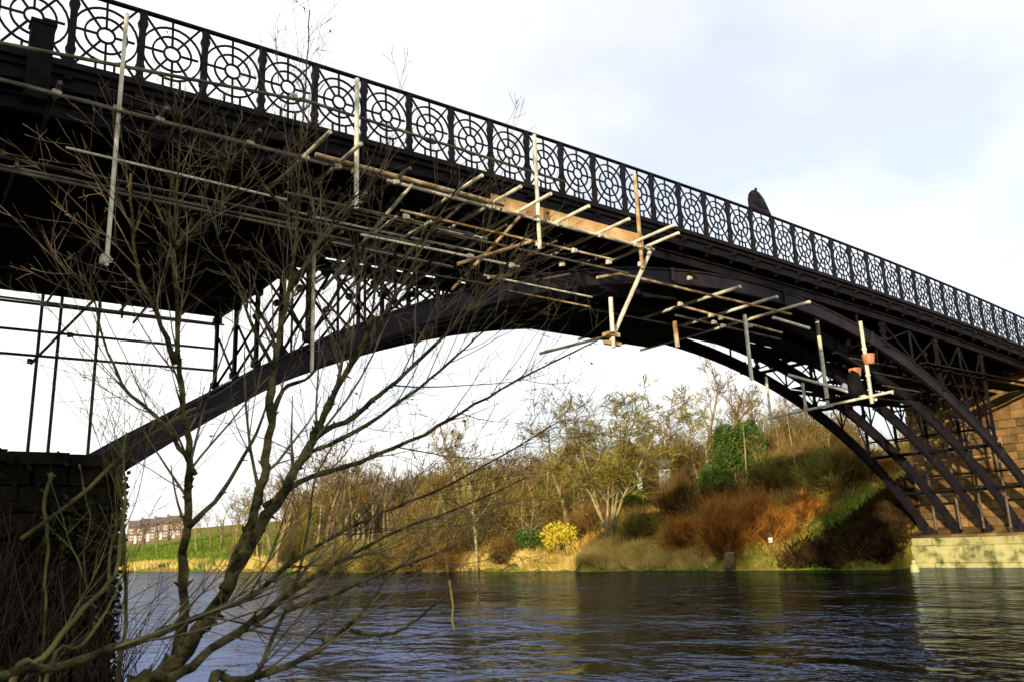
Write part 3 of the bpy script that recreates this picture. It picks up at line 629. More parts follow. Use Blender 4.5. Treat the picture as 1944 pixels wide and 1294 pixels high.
# ------------------------------------------------------------------ foreground shrubs (near bank, a few metres from the viewer)
SPEC = [(7.0, (.40, 1.25), (.22, .80), .055, .04, .40, 7, .12),
        (7.0, (.18, .65), (.3, .95), .07, .05, .55, 4, .1),
        (5.5, (.07, .26), (.35, 1.1), .12, .04, .6, 3, .1)]
def foreground(name, label, stems, seed, taper=1.3, spec=SPEC, twigmat=TWIG, barkmat=BARK, group=None, buds=0):
    r = np.random.default_rng(seed); first = stems[0]
    b0 = at(first[0][0][0], first[0][0][1], first[1]); root = empty(name, (0, 0, 0)); tag(root, label, 'shrub', group)
    lists = [[], [], []]
    for pts, d0, d1, w0, w1, dens in stems:
        m = len(pts); P = np.array([at(x, y, d0+(d1-d0)*i/(m-1)) for i, (x, y) in enumerate(pts)])
        root_k = 0
        if pts[0][1] >= 1280 or pts[0] == (84, 1180):     # rooted in the bank below the frame
            g_ = P[0].copy(); g_[:2] += (P[0]-P[1])[:2]*.35; g_[2] = max(float(ground(g_[0], g_[1])), -.25)-.08
            if g_[2] < P[0][2]-.05: P = np.vstack([g_, P]); root_k = 4
        P = smooth_path(P, 4)
        dd = np.linspace(d0, d1, len(P)); R = (w1+(w0-w1)*(1-np.linspace(0, 1, len(P)))**(1.7 if w0 > 40 else taper))*.85*dd/F_PX/2
        P[1:-1] += r.normal(0, 1, (len(P)-2, 3))*np.clip(R[1:-1, None]*.28, .002, .008)
        # carry the stem on down to the ground when it leaves the frame at the bottom
        MB_ = MB(); MB_.tube(P, R*r.uniform(.88, 1.14, len(R)), 10)
        seg_ = np.linalg.norm(np.diff(P, axis=0), axis=1).sum()
        for q_ in range(int(seg_*9)):                     # short spurs and knots
            i_ = r.integers(0, len(P)-1); f_ = r.random(); c_ = P[i_]*(1-f_)+P[i_+1]*f_; T_ = P[i_+1]-P[i_]; T_ = T_/np.linalg.norm(T_); d_ = side_dir(T_, r, r.uniform(.7, 1.3)); rr_ = R[i_]
            MB_.tube([c_, c_+d_*(rr_*1.05), c_+d_*(rr_*1.3+r.uniform(.008, .035))], [rr_*.55, rr_*.42, .0018], 5, cap=False)
        MB_.build('stem', barkmat, root, True)
        if dens > 0:
            sp = [(spec[0][0]*dens,)+spec[0][1:]]+list(spec[1:]); grow(P[root_k+1:], R[root_k+1:], lists, 0, sp, r)
    for nm, lst, k in (('branch', lists[0], 5), ('twig', lists[1]+lists[2], 3)):
        if lst: o = tubes(lst, k).build('branches' if nm == 'branch' else 'twigs', twigmat, root, nm == 'branch'); o['kind'] = 'stuff'
    if buds:
        ends = [P[r.integers(1, len(P))] for P, R in lists[1]+lists[2]]; r.shuffle(ends); ends = np.array(ends[:buds])
        o = link('dead_leaves', tri_mesh('dead_leaves', leaves(ends, .024, r).reshape(-1, 3), MATS['red_dead_leaf'], 4), root); o['kind'] = 'stuff'
    return root
mat('red_dead_leaf', (.07, .018, .010), (.16, .045, .018), 6, .8, 0, None, .1)
foreground('willow_shrub', 'large leafless olive-barked shrub whose forked trunk leans right across the arch', [
    ([(255, 1345), (300, 1290), (350, 1232), (400, 1165), (440, 1090), (470, 1010), (495, 930), (510, 850), (516, 760), (522, 690), (532, 630), (548, 550), (560, 470), (566, 380), (570, 290), (577, 200), (584, 110), (588, 20)], 4.2, 5.0, 44, 3, 1.0),
    ([(425, 1120), (470, 1045), (520, 960), (560, 890), (592, 835), (615, 785), (650, 720), (690, 660), (735, 590), (780, 510), (825, 425), (880, 338)], 4.25, 4.9, 27, 4, 1.2),
    ([(592, 835), (632, 750), (665, 690), (700, 620), (715, 540), (740, 470)], 4.5, 4.6, 15, 3, 1.0),
    ([(592, 835), (668, 790), (718, 750), (790, 690), (860, 620), (930, 540), (985, 470), (1005, 425)], 4.5, 5.1, 15, 3, 1.0),
    ([(560, 890), (592, 858), (668, 822), (776, 750), (850, 690), (905, 640), (960, 590)], 4.4, 4.8, 14, 3, 1.0),
    ([(500, 960), (590, 905), (682, 876), (808, 822), (900, 768), (1000, 712), (1090, 668), (1165, 630)], 4.4, 5.2, 14, 3, .9),
    ([(510, 830), (535, 740), (580, 720), (610, 690), (660, 640)], 4.6, 4.7, 13, 3, .8),
    ([(520, 700), (480, 620), (450, 540), (420, 470), (400, 400)], 4.6, 4.8, 10, 2, 1.2),
    ([(548, 550), (600, 470), (650, 400), (720, 330), (770, 270)], 4.7, 4.9, 10, 2, 1.2),
    ([(555, 410), (500, 350), (463, 280)], 4.8, 4.8, 9, 5, .5),
], 21, buds=160)
foreground('slender_shrub', 'slender bare stem rising nearly straight, left of the big forked trunk', [
    ([(312, 1345), (330, 1280), (345, 1150), (350, 1020), (362, 910), (357, 840), (346, 760), (340, 690), (336, 600), (330, 500), (333, 400), (340, 300), (346, 195)], 4.6, 5.0, 27, 4, 1.1),
    ([(372, 900), (330, 830), (285, 780), (240, 740), (215, 690), (195, 640), (175, 560), (150, 515)], 4.7, 5.0, 10, 3, .7),
    ([(335, 690), (300, 600), (270, 540), (255, 480), (250, 400), (248, 330)], 4.8, 4.9, 12, 5, .8),
    ([(333, 470), (300, 400), (285, 370)], 4.9, 4.9, 8, 4, .8),
    ([(333, 475), (380, 420), (430, 375), (480, 330), (500, 300)], 4.9, 5.0, 7, 3, .8),
    ([(358, 1000), (420, 935), (470, 850), (500, 790), (512, 720)], 4.6, 4.8, 12, 4, .9),
], 22)
foreground('low_branch_shrub', 'low olive branches sweeping in from lower left across the water', [
    ([(-40, 1300), (0, 1284), (120, 1260), (240, 1222), (350, 1180), (470, 1132), (550, 1070), (640, 1012), (730, 970), (830, 930), (960, 860), (1060, 800)], 3.6, 4.9, 22, 3, 1.3),
    ([(260, 1330), (330, 1285), (400, 1232), (500, 1166), (560, 1118), (650, 1060), (760, 1005), (880, 960), (1000, 905)], 3.9, 4.8, 26, 3, 1.3),
    ([(400, 1320), (440, 1294), (560, 1258), (640, 1203), (700, 1148), (735, 1095), (790, 1050)], 3.8, 4.3, 22, 3, 1.2),
    ([(655, 1192), (720, 1205), (770, 1190), (810, 1160), (848, 1128)], 4.1, 4.2, 10, 3, .6),
    ([(420, 1340), (480, 1290), (520, 1205), (560, 1112), (585, 1000), (600, 905), (640, 830)], 4.0, 4.5, 16, 3, 1.3),
    ([(540, 1160), (640, 1125), (720, 1090), (800, 1060), (870, 1030)], 4.1, 4.5, 12, 3, .8),
], 23)
foreground('left_shoots', 'yellow-green young shoots rising in front of the dark pier at lower left', [
    ([(20, 1310), (80, 1250), (160, 1152), (216, 1092), (232, 1010), (238, 930), (234, 860), (240, 820)], 3.8, 4.6, 13, 4, .35),
    ([(90, 1280), (150, 1228), (195, 1172), (225, 1110), (245, 1050)], 4.0, 4.4, 9, 3, .5),
    ([(40, 1022), (150, 942), (235, 862), (340, 790), (372, 774)], 4.9, 5.2, 8, 6, .2),
    ([(225, 1300), (240, 1160), (236, 1040), (232, 950), (222, 905), (228, 880)], 4.8, 4.9, 9, 4, .5),
    ([(205, 1130), (210, 1040), (222, 1000), (212, 975)], 4.8, 4.9, 6, 3, .5),
], 24, twigmat=TWIGL, barkmat=TWIGL)
foreground('broken_stem', 'short broken peeling stem standing before the dark pier', [
    ([(84, 1180), (84, 1110), (91, 1050), (88, 1000), (84, 960), (90, 925), (97, 896)], 5.0, 5.1, 4, 7, .25),
    ([(92, 1000), (120, 1025), (150, 1060), (152, 1120), (148, 1170)], 5.0, 5.1, 3, 3, .3),
    ([(150, 880), (165, 950), (172, 985), (160, 1040)], 5.4, 5.4, 3, 3, .3),
], 25, twigmat=DARKTW, barkmat=TWIGL)
# shaded bramble stems and ivy on the pier, and dead stalks hanging over the water
r = np.random.default_rng(31)
P = np.stack([r.uniform(-3.2, .95, 900), r.uniform(-2.6, -.75, 900), np.zeros(900)], 1); P[:, 2] = ground(P[:, 0], P[:, 1])
lst = [(wander(p, (r.normal(0, .35), r.normal(0, .3), 1), r.uniform(.6, 2.4), 6, .13, .02, r), np.linspace(.010, .003, 7)) for p in P]
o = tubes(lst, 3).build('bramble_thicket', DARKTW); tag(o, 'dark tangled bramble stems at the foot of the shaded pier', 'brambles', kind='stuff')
n = 5000; a = r.uniform(-3.7, 1.2, n); z = r.uniform(.2, PT+.1, n)*r.random(n)**.35; keep = np.sin(a*2.1)+np.sin(z*2.7+a)+r.normal(0, .6, n) > -.4
P = np.stack([a, -.36-r.uniform(0, .12, n), z], 1)[keep]; P2 = np.stack([1.20+r.uniform(0, .035, 2500), r.uniform(-.3, 5, 2500), r.uniform(.1, PT, 2500)], 1)
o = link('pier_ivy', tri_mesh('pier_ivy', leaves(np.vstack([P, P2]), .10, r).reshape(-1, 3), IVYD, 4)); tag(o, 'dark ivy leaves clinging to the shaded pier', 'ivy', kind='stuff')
for lab, pts, d in (('pale broken reed stalk drooping over the water, the left of two', [(648, 960), (640, 1010), (655, 930)], 4.4), ('pale dead stalk hanging over the open water', [(853, 1100), (860, 1150), (858, 1175), (862, 1195)], 5.5)):
    mb = MB(); mb.tube([at(x, y, d) for x, y in pts], .008, 5); tag(mb.build('dead_stalk', MATS['pale_gold_grass']), lab, 'stalk')

# ------------------------------------------------------------------ far bank: trees
def far_tree_mesh(seed, H, kind):
    """unit trees of about height H (metres); returns trunk and crown meshes"""
    r = np.random.default_rng(seed); trunk = []; L = [[], [], [], []]
    nst = {'single': 1, 'multi': 7, 'twin': 2, 'lean': 2, 'slim': 1}[kind]
    for i in range(nst):
        if kind == 'multi': d = (r.normal(0, .20), r.normal(0, .20), 1); h = H*r.uniform(.72, .95); r0 = .0095*H
        elif kind == 'lean': d = (r.normal(0, .1), .75 if i == 0 else -.1, 1); h = H*.9; r0 = .022*H
        elif kind == 'twin': d = ((-1)**i*.12, (-1)**i*.10, 1); h = H*.95; r0 = .013*H
        elif kind == 'slim': d = (0, 0, 1); h = H; r0 = .010*H
        else: d = (r.normal(0, .05), r.normal(0, .05), 1); h = H*.88; r0 = .020*H
        p = (r.normal(0, .12), r.normal(0, .12), -.15) if nst > 1 else (0, 0, -.15)
        P = wander(p, d, h, 9, .06, .02, r); R = np.linspace(r0, r0*.18, 10); trunk.append((P, R))
        q = H/8.0
        spec = [(1.5/q, (.22*H, .42*H), (.45, .95), .10, .07, .55, 6, .28 if kind != 'slim' else .35),
                (2.3/q, (.09*H, .22*H), (.4, .95), .12, .05, .5, 5, .15),
                (4.2/q, (.045*H, .12*H), (.4, 1.0), .12, .03, .5, 3, .1),
                (11.0/q, (.03*H, .08*H), (.3, 1.0), .1, .02, .7, 2, .1)]
        if kind == 'multi': spec[2] = (6.5/q,)+spec[2][1:]; spec[3] = (13.0/q,)+spec[3][1:]
        if kind == 'slim': spec[0] = (2.0/q, (.08*H, .2*H), (.4, .8), .1, .08, .5, 5, .35)
        grow(P, R, L, 0, spec, r)
    tm = tubes(trunk, 7); 
    for P, R in L[0]: tm.tube(P, R, 5, cap=False)
    cmb = tubes([(P, np.maximum(R, .010)) for P, R in L[1]], 3)
    V = []                                                    # finest twigs: slivers
    for P, R in L[2]+L[3]:
        for a_, b_ in zip(P[:-1], P[1:]):
            V.append((a_, b_))
    V = np.array(V); A_, B_ = V[:, 0], V[:, 1]; Dv = B_-A_; ln = np.linalg.norm(Dv, axis=1); Dv /= ln[:, None]+1e-9
    T_ = blades(A_, Dv, ln*1.25, np.full(len(A_), .040*max(H/8, .7)), r)
    return tm, cmb, T_
TREES = {}
def tree_variant(key, seed, H, kind, bark, twig):
    tm, cmb, T_ = far_tree_mesh(seed, H, kind)
    TREES[key] = (tm.mesh('trunk', bark, True), cmb.mesh('branches', twig), tri_mesh('crown', T_.reshape(-1, 3), twig), H)
tree_variant('multi', 101, 8.2, 'multi', BARKP, TWF[1])
tree_variant('single_a', 102, 9, 'single', BARKB, TWF[0])
tree_variant('single_b', 103, 9, 'single', BARKB, TWF[2])
tree_variant('single_c', 104, 9, 'single', BARKP, TWF[1])
tree_variant('lean', 105, 8, 'lean', BARKP, TWF[0])
tree_variant('slim', 106, 8, 'slim', BARKP, TWF[0])
tree_variant('twin', 107, 9, 'twin', BARKP, TWF[1])
tri_count = 0
def put_tree(key, px, dist, top, label, rot=0, group=None, name='bare_tree', wide=1.0):
    tm, bmh, cmh, H = TREES[key]; p = at(px, 1000, dist); z = float(ground(p[0], p[1]))
    r_ = at(px, top, dist); h = max(r_[2]-z, 1.0); k = h/H
    o = tag(empty(name, (p[0], p[1], z-.05)), label, 'tree', group); o.rotation_euler = (0, 0, rot); o.scale = (k*wide, k*wide, k)
    link('trunk', tm, o); q = link('branches', bmh, o); q['kind'] = 'stuff'; c = link('crown', cmh, o); c['kind'] = 'stuff'; return o
put_tree('multi', 1158, 50.5, 762, 'pale bare willow of many stems fanning out, middle of the far bank', .4, wide=1.4)
put_tree('lean', 1085, 60, 755, 'pale bare tree with big limb leaning left, behind the fanning willow', 2.2)
put_tree('twin', 905, 56.5, 835, 'twin pale slender trunks at the water edge left of the yellow bush', .7)
put_tree('single_a', 880, 66, 765, 'tall thin brown bare tree with open crown left of the leaning tree', 1.1)
put_tree('single_b', 1350, 72, 668, 'tallest grey bare tree behind the ivy-clad tree', 2.0)
put_tree('single_a', 1255, 78, 770, 'brown bare tree standing between the willow and the tallest tree', 3.0, wide=1.3)
put_tree('slim', 1430, 51.5, 770, 'slim pale trunk rising beside the ivy-clad tree', .3)
put_tree('slim', 1528, 48, 765, 'slim pale tree right of the ivy, under the hanging frame', 1.9)
put_tree('slim', 1493, 53, 790, 'thin pale stem between the ivy-clad tree and hanging frame', 4.0)
GR = 'bare trees in the wood on the far bank'
wood = [('single_c', 1210, 84, 800), ('single_b', 1300, 66, 775), ('single_a', 1450, 66, 715), ('single_c', 1490, 62, 740), ('single_b', 1540, 60, 752), ('single_a', 1590, 56, 790), ('single_c', 1640, 54, 812), ('single_a', 1400, 78, 700),
        ('single_b', 1120, 74, 800), ('single_c', 1035, 64, 850), ('single_a', 985, 70, 862), ('single_c', 940, 63, 880), ('single_a', 800, 68, 905), ('single_c', 850, 62, 905), ('twin', 820, 60, 930), ('single_a', 755, 74, 935),
        ('single_b', 700, 92, 905), ('single_c', 655, 104, 850), ('single_a', 620, 112, 868), ('single_b', 575, 118, 890), ('single_a', 540, 100, 925), ('single_c', 500, 108, 940), ('single_b', 455, 130, 955), ('single_a', 690, 100, 880), ('single_c', 600, 95, 930),
        ('single_a', 640, 84, 950), ('single_c', 580, 86, 960), ('single_b', 520, 90, 985), ('single_a', 1190, 62, 850), ('single_c', 1260, 60, 850), ('single_a', 1330, 58, 830), ('single_b', 1560, 70, 770), ('single_c', 1370, 64, 790),
        ('single_a', 350, 175, 965), ('single_b', 400, 165, 960), ('single_c', 300, 185, 985), ('single_a', 445, 150, 945), ('twin', 1460, 52, 830), ('single_a', 1510, 56, 800), ('twin', 1000, 56, 935), ('single_c', 890, 70, 850), ('twin', 1110, 58, 900)]
rq = random.Random(17)
for px in range(860, 1610, 26):
    wood.append((rq.choice(['single_a', 'single_b', 'single_c', 'single_a']), px+rq.randint(-10, 10), rq.uniform(58, 92), int(np.interp(px, [860, 1000, 1150, 1250, 1350, 1450, 1600], [865, 845, 800, 800, 745, 745, 800]))+rq.randint(-18, 35)))
for px in range(470, 860, 30): wood.append((rq.choice(['single_a', 'single_c', 'single_b']), px+rq.randint(-10, 10), rq.uniform(72, 112), int(np.interp(px, [470, 560, 650, 740, 860], [945, 885, 852, 905, 890]))+rq.randint(-8, 30)))
for px, d, top in ((520, 96, 905), (555, 92, 880), (590, 98, 858), (618, 90, 842), (648, 96, 836), (676, 88, 848), (704, 92, 868), (735, 84, 892), (770, 80, 898), (270, 190, 988), (325, 182, 978), (375, 160, 960), (420, 150, 948), (460, 128, 930), (490, 112, 918)):
    wood.append((rq.choice(['single_a', 'single_c', 'single_b']), px, d, top))
rr = random.Random(3)
ORD = 'first second third fourth fifth sixth seventh eighth ninth tenth eleventh twelfth thirteenth fourteenth fifteenth sixteenth seventeenth eighteenth nineteenth twentieth'.split()
def ordinal(k): return ORD[k] if k < 20 else ('twenty-' if k < 29 else 'thirty-')+ORD[(k-20) % 10] if k not in (29, 39) else ('thirtieth' if k == 29 else 'fortieth')
LOOK = {'single_a': 'brown twiggy', 'single_b': 'grey twiggy', 'single_c': 'olive twiggy', 'twin': 'twin-stemmed pale'}
seen = {}
for key, px, d, top in sorted(wood, key=lambda q: q[1]):
    k = seen.get(key, 0); seen[key] = k+1
    put_tree(key, px, d, top, ordinal(k)+' '+LOOK[key]+' bare tree from the left in the wood on the far bank', rr.uniform(0, 6.28), GR, wide=rr.uniform(1.0, 1.45))

# ivy-clad tree, yellow bush, orange withies, dark evergreen scrub
def leaf_blob(r, centers, n, size):
    P = []
    for c, rad, w in centers:
        k = int(n*w); v = r.normal(size=(k, 3)); v /= np.linalg.norm(v, axis=1)[:, None]; v *= (r.random(k)**.28)[:, None]
        v *= (1+.22*np.sin(v[:, :1]*9+c[2])*np.cos(v[:, 1:2]*8)); P.append(np.array(c)+v*np.array(rad))
    return leaves(np.vstack(P), size, r).reshape(-1, 3)
def leafy(name, label, cat, px, dist, blobs, n, size, m, stem=BARKB, seed=1, stems=5, spread=.5, sh=1.2):
    r = np.random.default_rng(seed); p = at(px, 1000, dist) if dist < 900 else on_ground(px, dist); z = float(ground(p[0], p[1])); o = tag(empty(name, (p[0], p[1], z)), label, cat)
    mb = MB()
    for i in range(stems):
        P = wander((r.normal(0, .08), r.normal(0, .08), -.1), (r.normal(0, spread), r.normal(0, spread), 1), sh, 6, .1, .02, r); mb.tube(P, np.linspace(.06, .015, 7), 5)
    mb.build('trunk', stem, o, True)
    link('crown', tri_mesh('crown', leaf_blob(r, blobs, n, size), m, 4), o); return o
leafy('ivy_clad_tree', 'dark green ivy-clad tree, the tall green column on the far slope', 'tree', 1400, 53, [((0, .2, 2.6), (1.0, 1.1, 1.5), .35), ((.5, -.9, 2.1), (.8, .8, 1.3), .2), ((-.2, 1.0, 1.2), (1.0, 1.1, 1.0), .2), ((.3, .5, 3.7), (.6, .65, .7), .12), ((.4, -.8, 3.6), (.55, .6, .75), .13)], 8000, .15, IVY, seed=2, stems=2, spread=.05, sh=4.5)
leafy('evergreen_bush', 'rounded dark evergreen bush at the foot of the ivy-clad tree', 'bush', 1362, 52, [((0, 0, .9), (1.0, 1.1, 1.0), 1)], 3500, .16, IVY, seed=3)
leafy('evergreen_bush', 'low dark evergreen scrub behind the willow stems, by the white hut', 'bush', 1235, 60, [((0, 0, .8), (1.6, 1.6, 1.1), .6), ((1.0, -1.8, .8), (1.2, 1.4, .9), .4)], 4500, .17, IVY, seed=4)
leafy('evergreen_bush', 'small dark evergreen patch left of the yellow bush', 'bush', 1000, 54, [((0, 0, .6), (.9, 1.4, .8), 1)], 2500, .15, IVY, seed=14)
leafy('ivy_clad_tree', 'second ivy-covered trunk just right of the tall green column', 'tree', 1452, 55, [((0, 0, 2.2), (.6, .7, 1.4), .6), ((.2, .4, 3.4), (.5, .5, .8), .4)], 3000, .14, IVY, seed=22, stems=1, spread=.03, sh=4.6)
leafy('evergreen_bush', 'wide green holly scrub on the slope right of the ivy-covered trunks', 'bush', 1580, 50, [((0, 0, .6), (1.2, 1.6, .7), .5), ((.5, -2.0, .5), (1.1, 1.4, .6), .5)], 3000, .14, IVY, seed=23)
leafy('yellow_bush', 'bright yellow-leaved bush at the water edge of the far bank', 'bush', 1060, 1046, [((0, 0, 1.0), (1.0, .95, .8), .55), ((-.15, .35, .6), (.6, .6, .5), .2), ((.1, -.9, 1.1), (.6, .7, .5), .25)], 1700, .15, YEL, seed=5, stems=7)
def withies(name, label, px, dist, n, L, spread, m, seed, wid=.016, group=None):
    r = np.random.default_rng(seed); p = at(px, 1000, dist) if dist < 900 else on_ground(px, dist); z = float(ground(p[0], p[1])); o = tag(empty(name, (p[0], p[1], z)), label, 'shrub', group)
    th = r.uniform(0, 2*math.pi, n); el = np.abs(r.normal(0, spread, n)); 
    Dv = np.stack([np.cos(th)*np.sin(el), np.sin(th)*np.sin(el), np.cos(el)], 1)
    kk = 16; th0 = r.uniform(0, 2*math.pi, kk); el0 = np.abs(r.normal(0, spread, kk)); D0 = np.stack([np.cos(th0)*np.sin(el0), np.sin(th0)*np.sin(el0), np.cos(el0)], 1); w0 = r.uniform(.55, 1.15, kk)
    ci = r.integers(0, kk, n); Dv = np.where((r.random(n) < .8)[:, None], D0[ci]+r.normal(0, .17, (n, 3)), Dv); Dv[:, 2] = np.abs(Dv[:, 2]); Dv /= np.linalg.norm(Dv, axis=1)[:, None]; L = L*w0[ci]
    P0 = np.stack([r.normal(0, .25, n), r.normal(0, .25, n), np.full(n, -.1)], 1); L1 = L*r.uniform(.3, .6, n)
    mb = MB()
    for i in range(26):
        mb.tube(wander(P0[i], Dv[i], L1[i]*1.4, 4, .06, .03, r), [.03, .025, .02, .014, .008], 4, cap=False)
    mb.build('stem', BARKB, o)
    tips = P0+Dv*L1[:, None]; V = [blades(P0, Dv, L1*1.3, np.full(n, wid*1.2), r)]
    for k in range(5):
        D2 = Dv+r.normal(0, .28, (n, 3)); D2[:, 2] = np.abs(D2[:, 2])+.2; D2 /= np.linalg.norm(D2, axis=1)[:, None]
        st = P0+Dv*(L1*r.uniform(.35, 1.0, n))[:, None]; V.append(blades(st, D2, L*r.uniform(.25, .6, n), np.full(n, wid), r))
        st2 = st+D2*(L*.25)[:, None]; D3 = D2+r.normal(0, .4, (n, 3)); D3 /= np.linalg.norm(D3, axis=1)[:, None]; V.append(blades(st2, D3, L*r.uniform(.12, .35, n), np.full(n, wid*.9), r))
    link('twigs', tri_mesh('twigs', np.concatenate(V).reshape(-1, 3), m), o)['kind'] = 'stuff'
    lp = (P0+Dv*(L*r.uniform(.1, .9, n))[:, None])[:n//2]+r.normal(0, .12, (n//2, 3)); lp[:, 2] = np.maximum(lp[:, 2], .02)
    link('dead_leaves', tri_mesh('dead_leaves', leaves(lp, .10, r).reshape(-1, 3), BRACK if r.random() < .5 else DKB, 4), o)['kind'] = 'stuff'; return o
withies('orange_shrub', 'largest rust-orange twiggy shrub at the waterside of the far bank', 1375, 1052, 800, 3.3, .66, ORNG, 41)
withies('orange_shrub', 'rust-orange shrub on the slope just right of the largest one', 1462, 1030, 420, 2.6, .66, ORNG, 42)
withies('orange_shrub', 'rust-orange shrub just left of the largest one', 1305, 1040, 420, 2.3, .65, ORNG, 43)
withies('orange_shrub', 'rusty shrub high on the slope beside the painted bank shadow', 1530, 985, 320, 1.8, .75, ORNG, 44)
withies('orange_shrub', 'rust-orange scrub behind the two biggest orange shrubs', 1430, 1000, 500, 2.4, .75, ORNG, 45)
withies('orange_shrub', 'rusty brown scrub at the top of the painted bank shadow by the far ribs', 1680, 900, 260, 1.3, .8, ORNG, 46)
for i, (px, d, L, m, lab) in enumerate([(560, 84, 4.0, TWF[1], 'golden brown thicket by the water, behind the forked foreground trunk'), (640, 70, 3.4, TWF[1], 'golden brown thicket on the far bank right of the forked foreground trunk'), (720, 64, 3.2, TWF[1], 'broad golden thicket on the far bank left of the twin trunks'),
        (790, 61, 2.8, TWF[0], 'dark brown thicket at the water edge left of the twin trunks'), (850, 58, 2.6, TWF[0], 'brown thicket just left of the twin pale trunks'), (470, 98, 3.6, TWF[1], 'small golden thicket at the edge of the green meadow'), (960, 54, 1.8, TWF[0], 'low brown scrub between the twin trunks and yellow bush'),
        (1215, 49, 1.8, TWF[1], 'low olive scrub to the right of the willow stems'), (1290, 50, 2.8, TWF[0], 'brown scrub on the slope above the leftmost orange shrub'), (1590, 46.5, 2.6, TWF[1], 'olive scrub on the slope below the hanging frame'), (1640, 47, 2.6, TWF[0], 'brown scrub near the outermost far rib'), (1120, 54, 2.4, TWF[0], 'brown scrub behind the yellow bush'), (1480, 49, 2.6, TWF[1], 'olive scrub right of the ivy-clad tree'), (1540, 51, 3.0, TWF[0], 'brown scrub behind the rusty shrub of the slope')]):
    withies('thicket', lab, px, d, 900, L, .75, m, 60+i, .022)

# grass, bracken and reeds along the far bank
r = np.random.default_rng(77)
def cover(name, label, cat, n, srange, nrange, L0, L1, wid, m, seed, cond=None, lean=.35):
    r = np.random.default_rng(seed); nn = r.uniform(*nrange, n); tt = r.uniform(*srange, n); s = far_edge(nn)+tt
    ok = cond(s, nn, tt, r) if cond else np.ones(n, bool); s, nn = s[ok], nn[ok]; z = ground(s, nn); ok = z > .02; s, nn, z = s[ok], nn[ok], z[ok]
    k = len(s); D_ = np.stack([r.normal(-.15, lean, k), r.normal(0, lean, k), np.ones(k)], 1); D_ /= np.linalg.norm(D_, axis=1)[:, None]
    V = blades(np.stack([s, nn, z-.03], 1), D_, r.uniform(L0, L1, k), np.full(k, wid), r)
    return tag(link(name, tri_mesh(name, V.reshape(-1, 3), m)), label, cat, kind='stuff')
patch = lambda a, b_, th: (lambda s, n, t_, r: (np.sin(s*a+n*b_)+np.sin(n*a*1.7-s*b_+2)+r.normal(0, .5, len(s))) > th)
cover('bank_reeds', 'pale golden reeds and dead grass along the far waterline', 'reeds', 42000, (.0, 1.6), (13.5, 70), .25, .75, .035, GRASSY, 1, patch(.3, .55, -.2))
cover('bank_grass', 'green grass patches on the far bank slope', 'grass', 60000, (.4, 14), (8, 60), .15, .40, .05, GRASSG, 2, lambda s, n, t_, r: patch(.5, .28, .15)(s, n, t_, r) & (t_ > (11.2-n)*1.55))
cover('bank_bracken', 'dead brown bracken and bramble on the far bank slope', 'bracken', 60000, (.3, 14), (8.5, 60), .25, .8, .04, BRACK, 3, lambda s, n, t_, r: patch(.35, .6, -.1)(s, n, t_, r) & (t_ > (11.0-n)*1.55), .6)
cover('bank_brush', 'brown leafless brush covering the far slope under the trees', 'brush', 36000, (4, 34), (6.5, 70), .6, 2.0, .035, TWF[0], 4, patch(.2, .3, -.3), .5)
cover('bright_reeds', 'bright cream dead grass fringe at the water edge below the willow', 'reeds', 16000, (-.1, .9), (14, 30), .2, .55, .045, GRASSY, 8)
cover('overhang', 'brown bramble and roots trailing into the water along the far bank', 'bramble', 9000, (-.25, .6), (6, 66), .2, .8, .03, TWF[0], 9, patch(.9, 1.3, .3), 1.2)
cover('shore_litter', 'yellowing grass along the farther shore', 'grass', 16000, (.1, 5), (60, 140), .4, 1.1, .09, GRASSY, 5, patch(.2, .2, .1))

cover('meadow', 'bright green meadow on the far shore at left', 'meadow', 60000, (2, 60), (70, 230), .3, .8, .30, MEAD, 6, lambda s, n, t_, r: (t_ > 2)&(n > 66+t_*.2), .5)

cover('painted_bank_shadow', 'dark litter blades painting the shadow on the steep bank beside the far abutment', 'litter', 90000, (0, 9), (5.95, 12), .12, .45, .08, DKB, 55, lambda s, n, t_, r: t_ < (10.9-n)*1.55+r.normal(0, .7, len(s)), .9)  # dark blades cut on a diagonal to paint the slope's cast shadow

# wooded hill far behind
r = np.random.default_rng(99); V = []
for i in range(1500):
    px = r.uniform(560, 1330); d = r.uniform(105, 230); p = at(px, 1000, d); z = float(ground(p[0], p[1])); h = r.uniform(4, 9)
    k = 110; v = r.normal(size=(k, 3)); v /= np.linalg.norm(v, axis=1)[:, None]; v *= (r.random(k)**.4)[:, None]
    P = np.array([p[0], p[1], z+h*.55])+v*np.array([2.6, 2.6, h*.5]); D_ = v*.6+np.array([0, 0, .45])+r.normal(0, .6, (k, 3)); D_ /= np.linalg.norm(D_, axis=1)[:, None]
    V.append(blades(P, D_, r.uniform(.8, 2.2, k), np.full(k, .12), r))
for i in range(900):
    px = r.uniform(760, 1640); d = r.uniform(58, 100); p = at(px, 1000, d); z = float(ground(p[0], p[1])); h = r.uniform(1.8, 4.5)
    k = 120; v = r.normal(size=(k, 3)); v /= np.linalg.norm(v, axis=1)[:, None]; v *= (r.random(k)**.4)[:, None]
    P = np.array([p[0], p[1], z+h*.5])+v*np.array([1.5, 1.5, h*.5]); D_ = v*.6+np.array([0, 0, .5])+r.normal(0, .6, (k, 3)); D_ /= np.linalg.norm(D_, axis=1)[:, None]
    V.append(blades(P, D_, r.uniform(.5, 1.6, k), np.full(k, .05), r))
tag(link('hill_wood', tri_mesh('hill_wood', np.concatenate(V).reshape(-1, 3), WOODF)), 'brown bare wood covering the distant hillside under the arch', 'wood', kind='stuff')

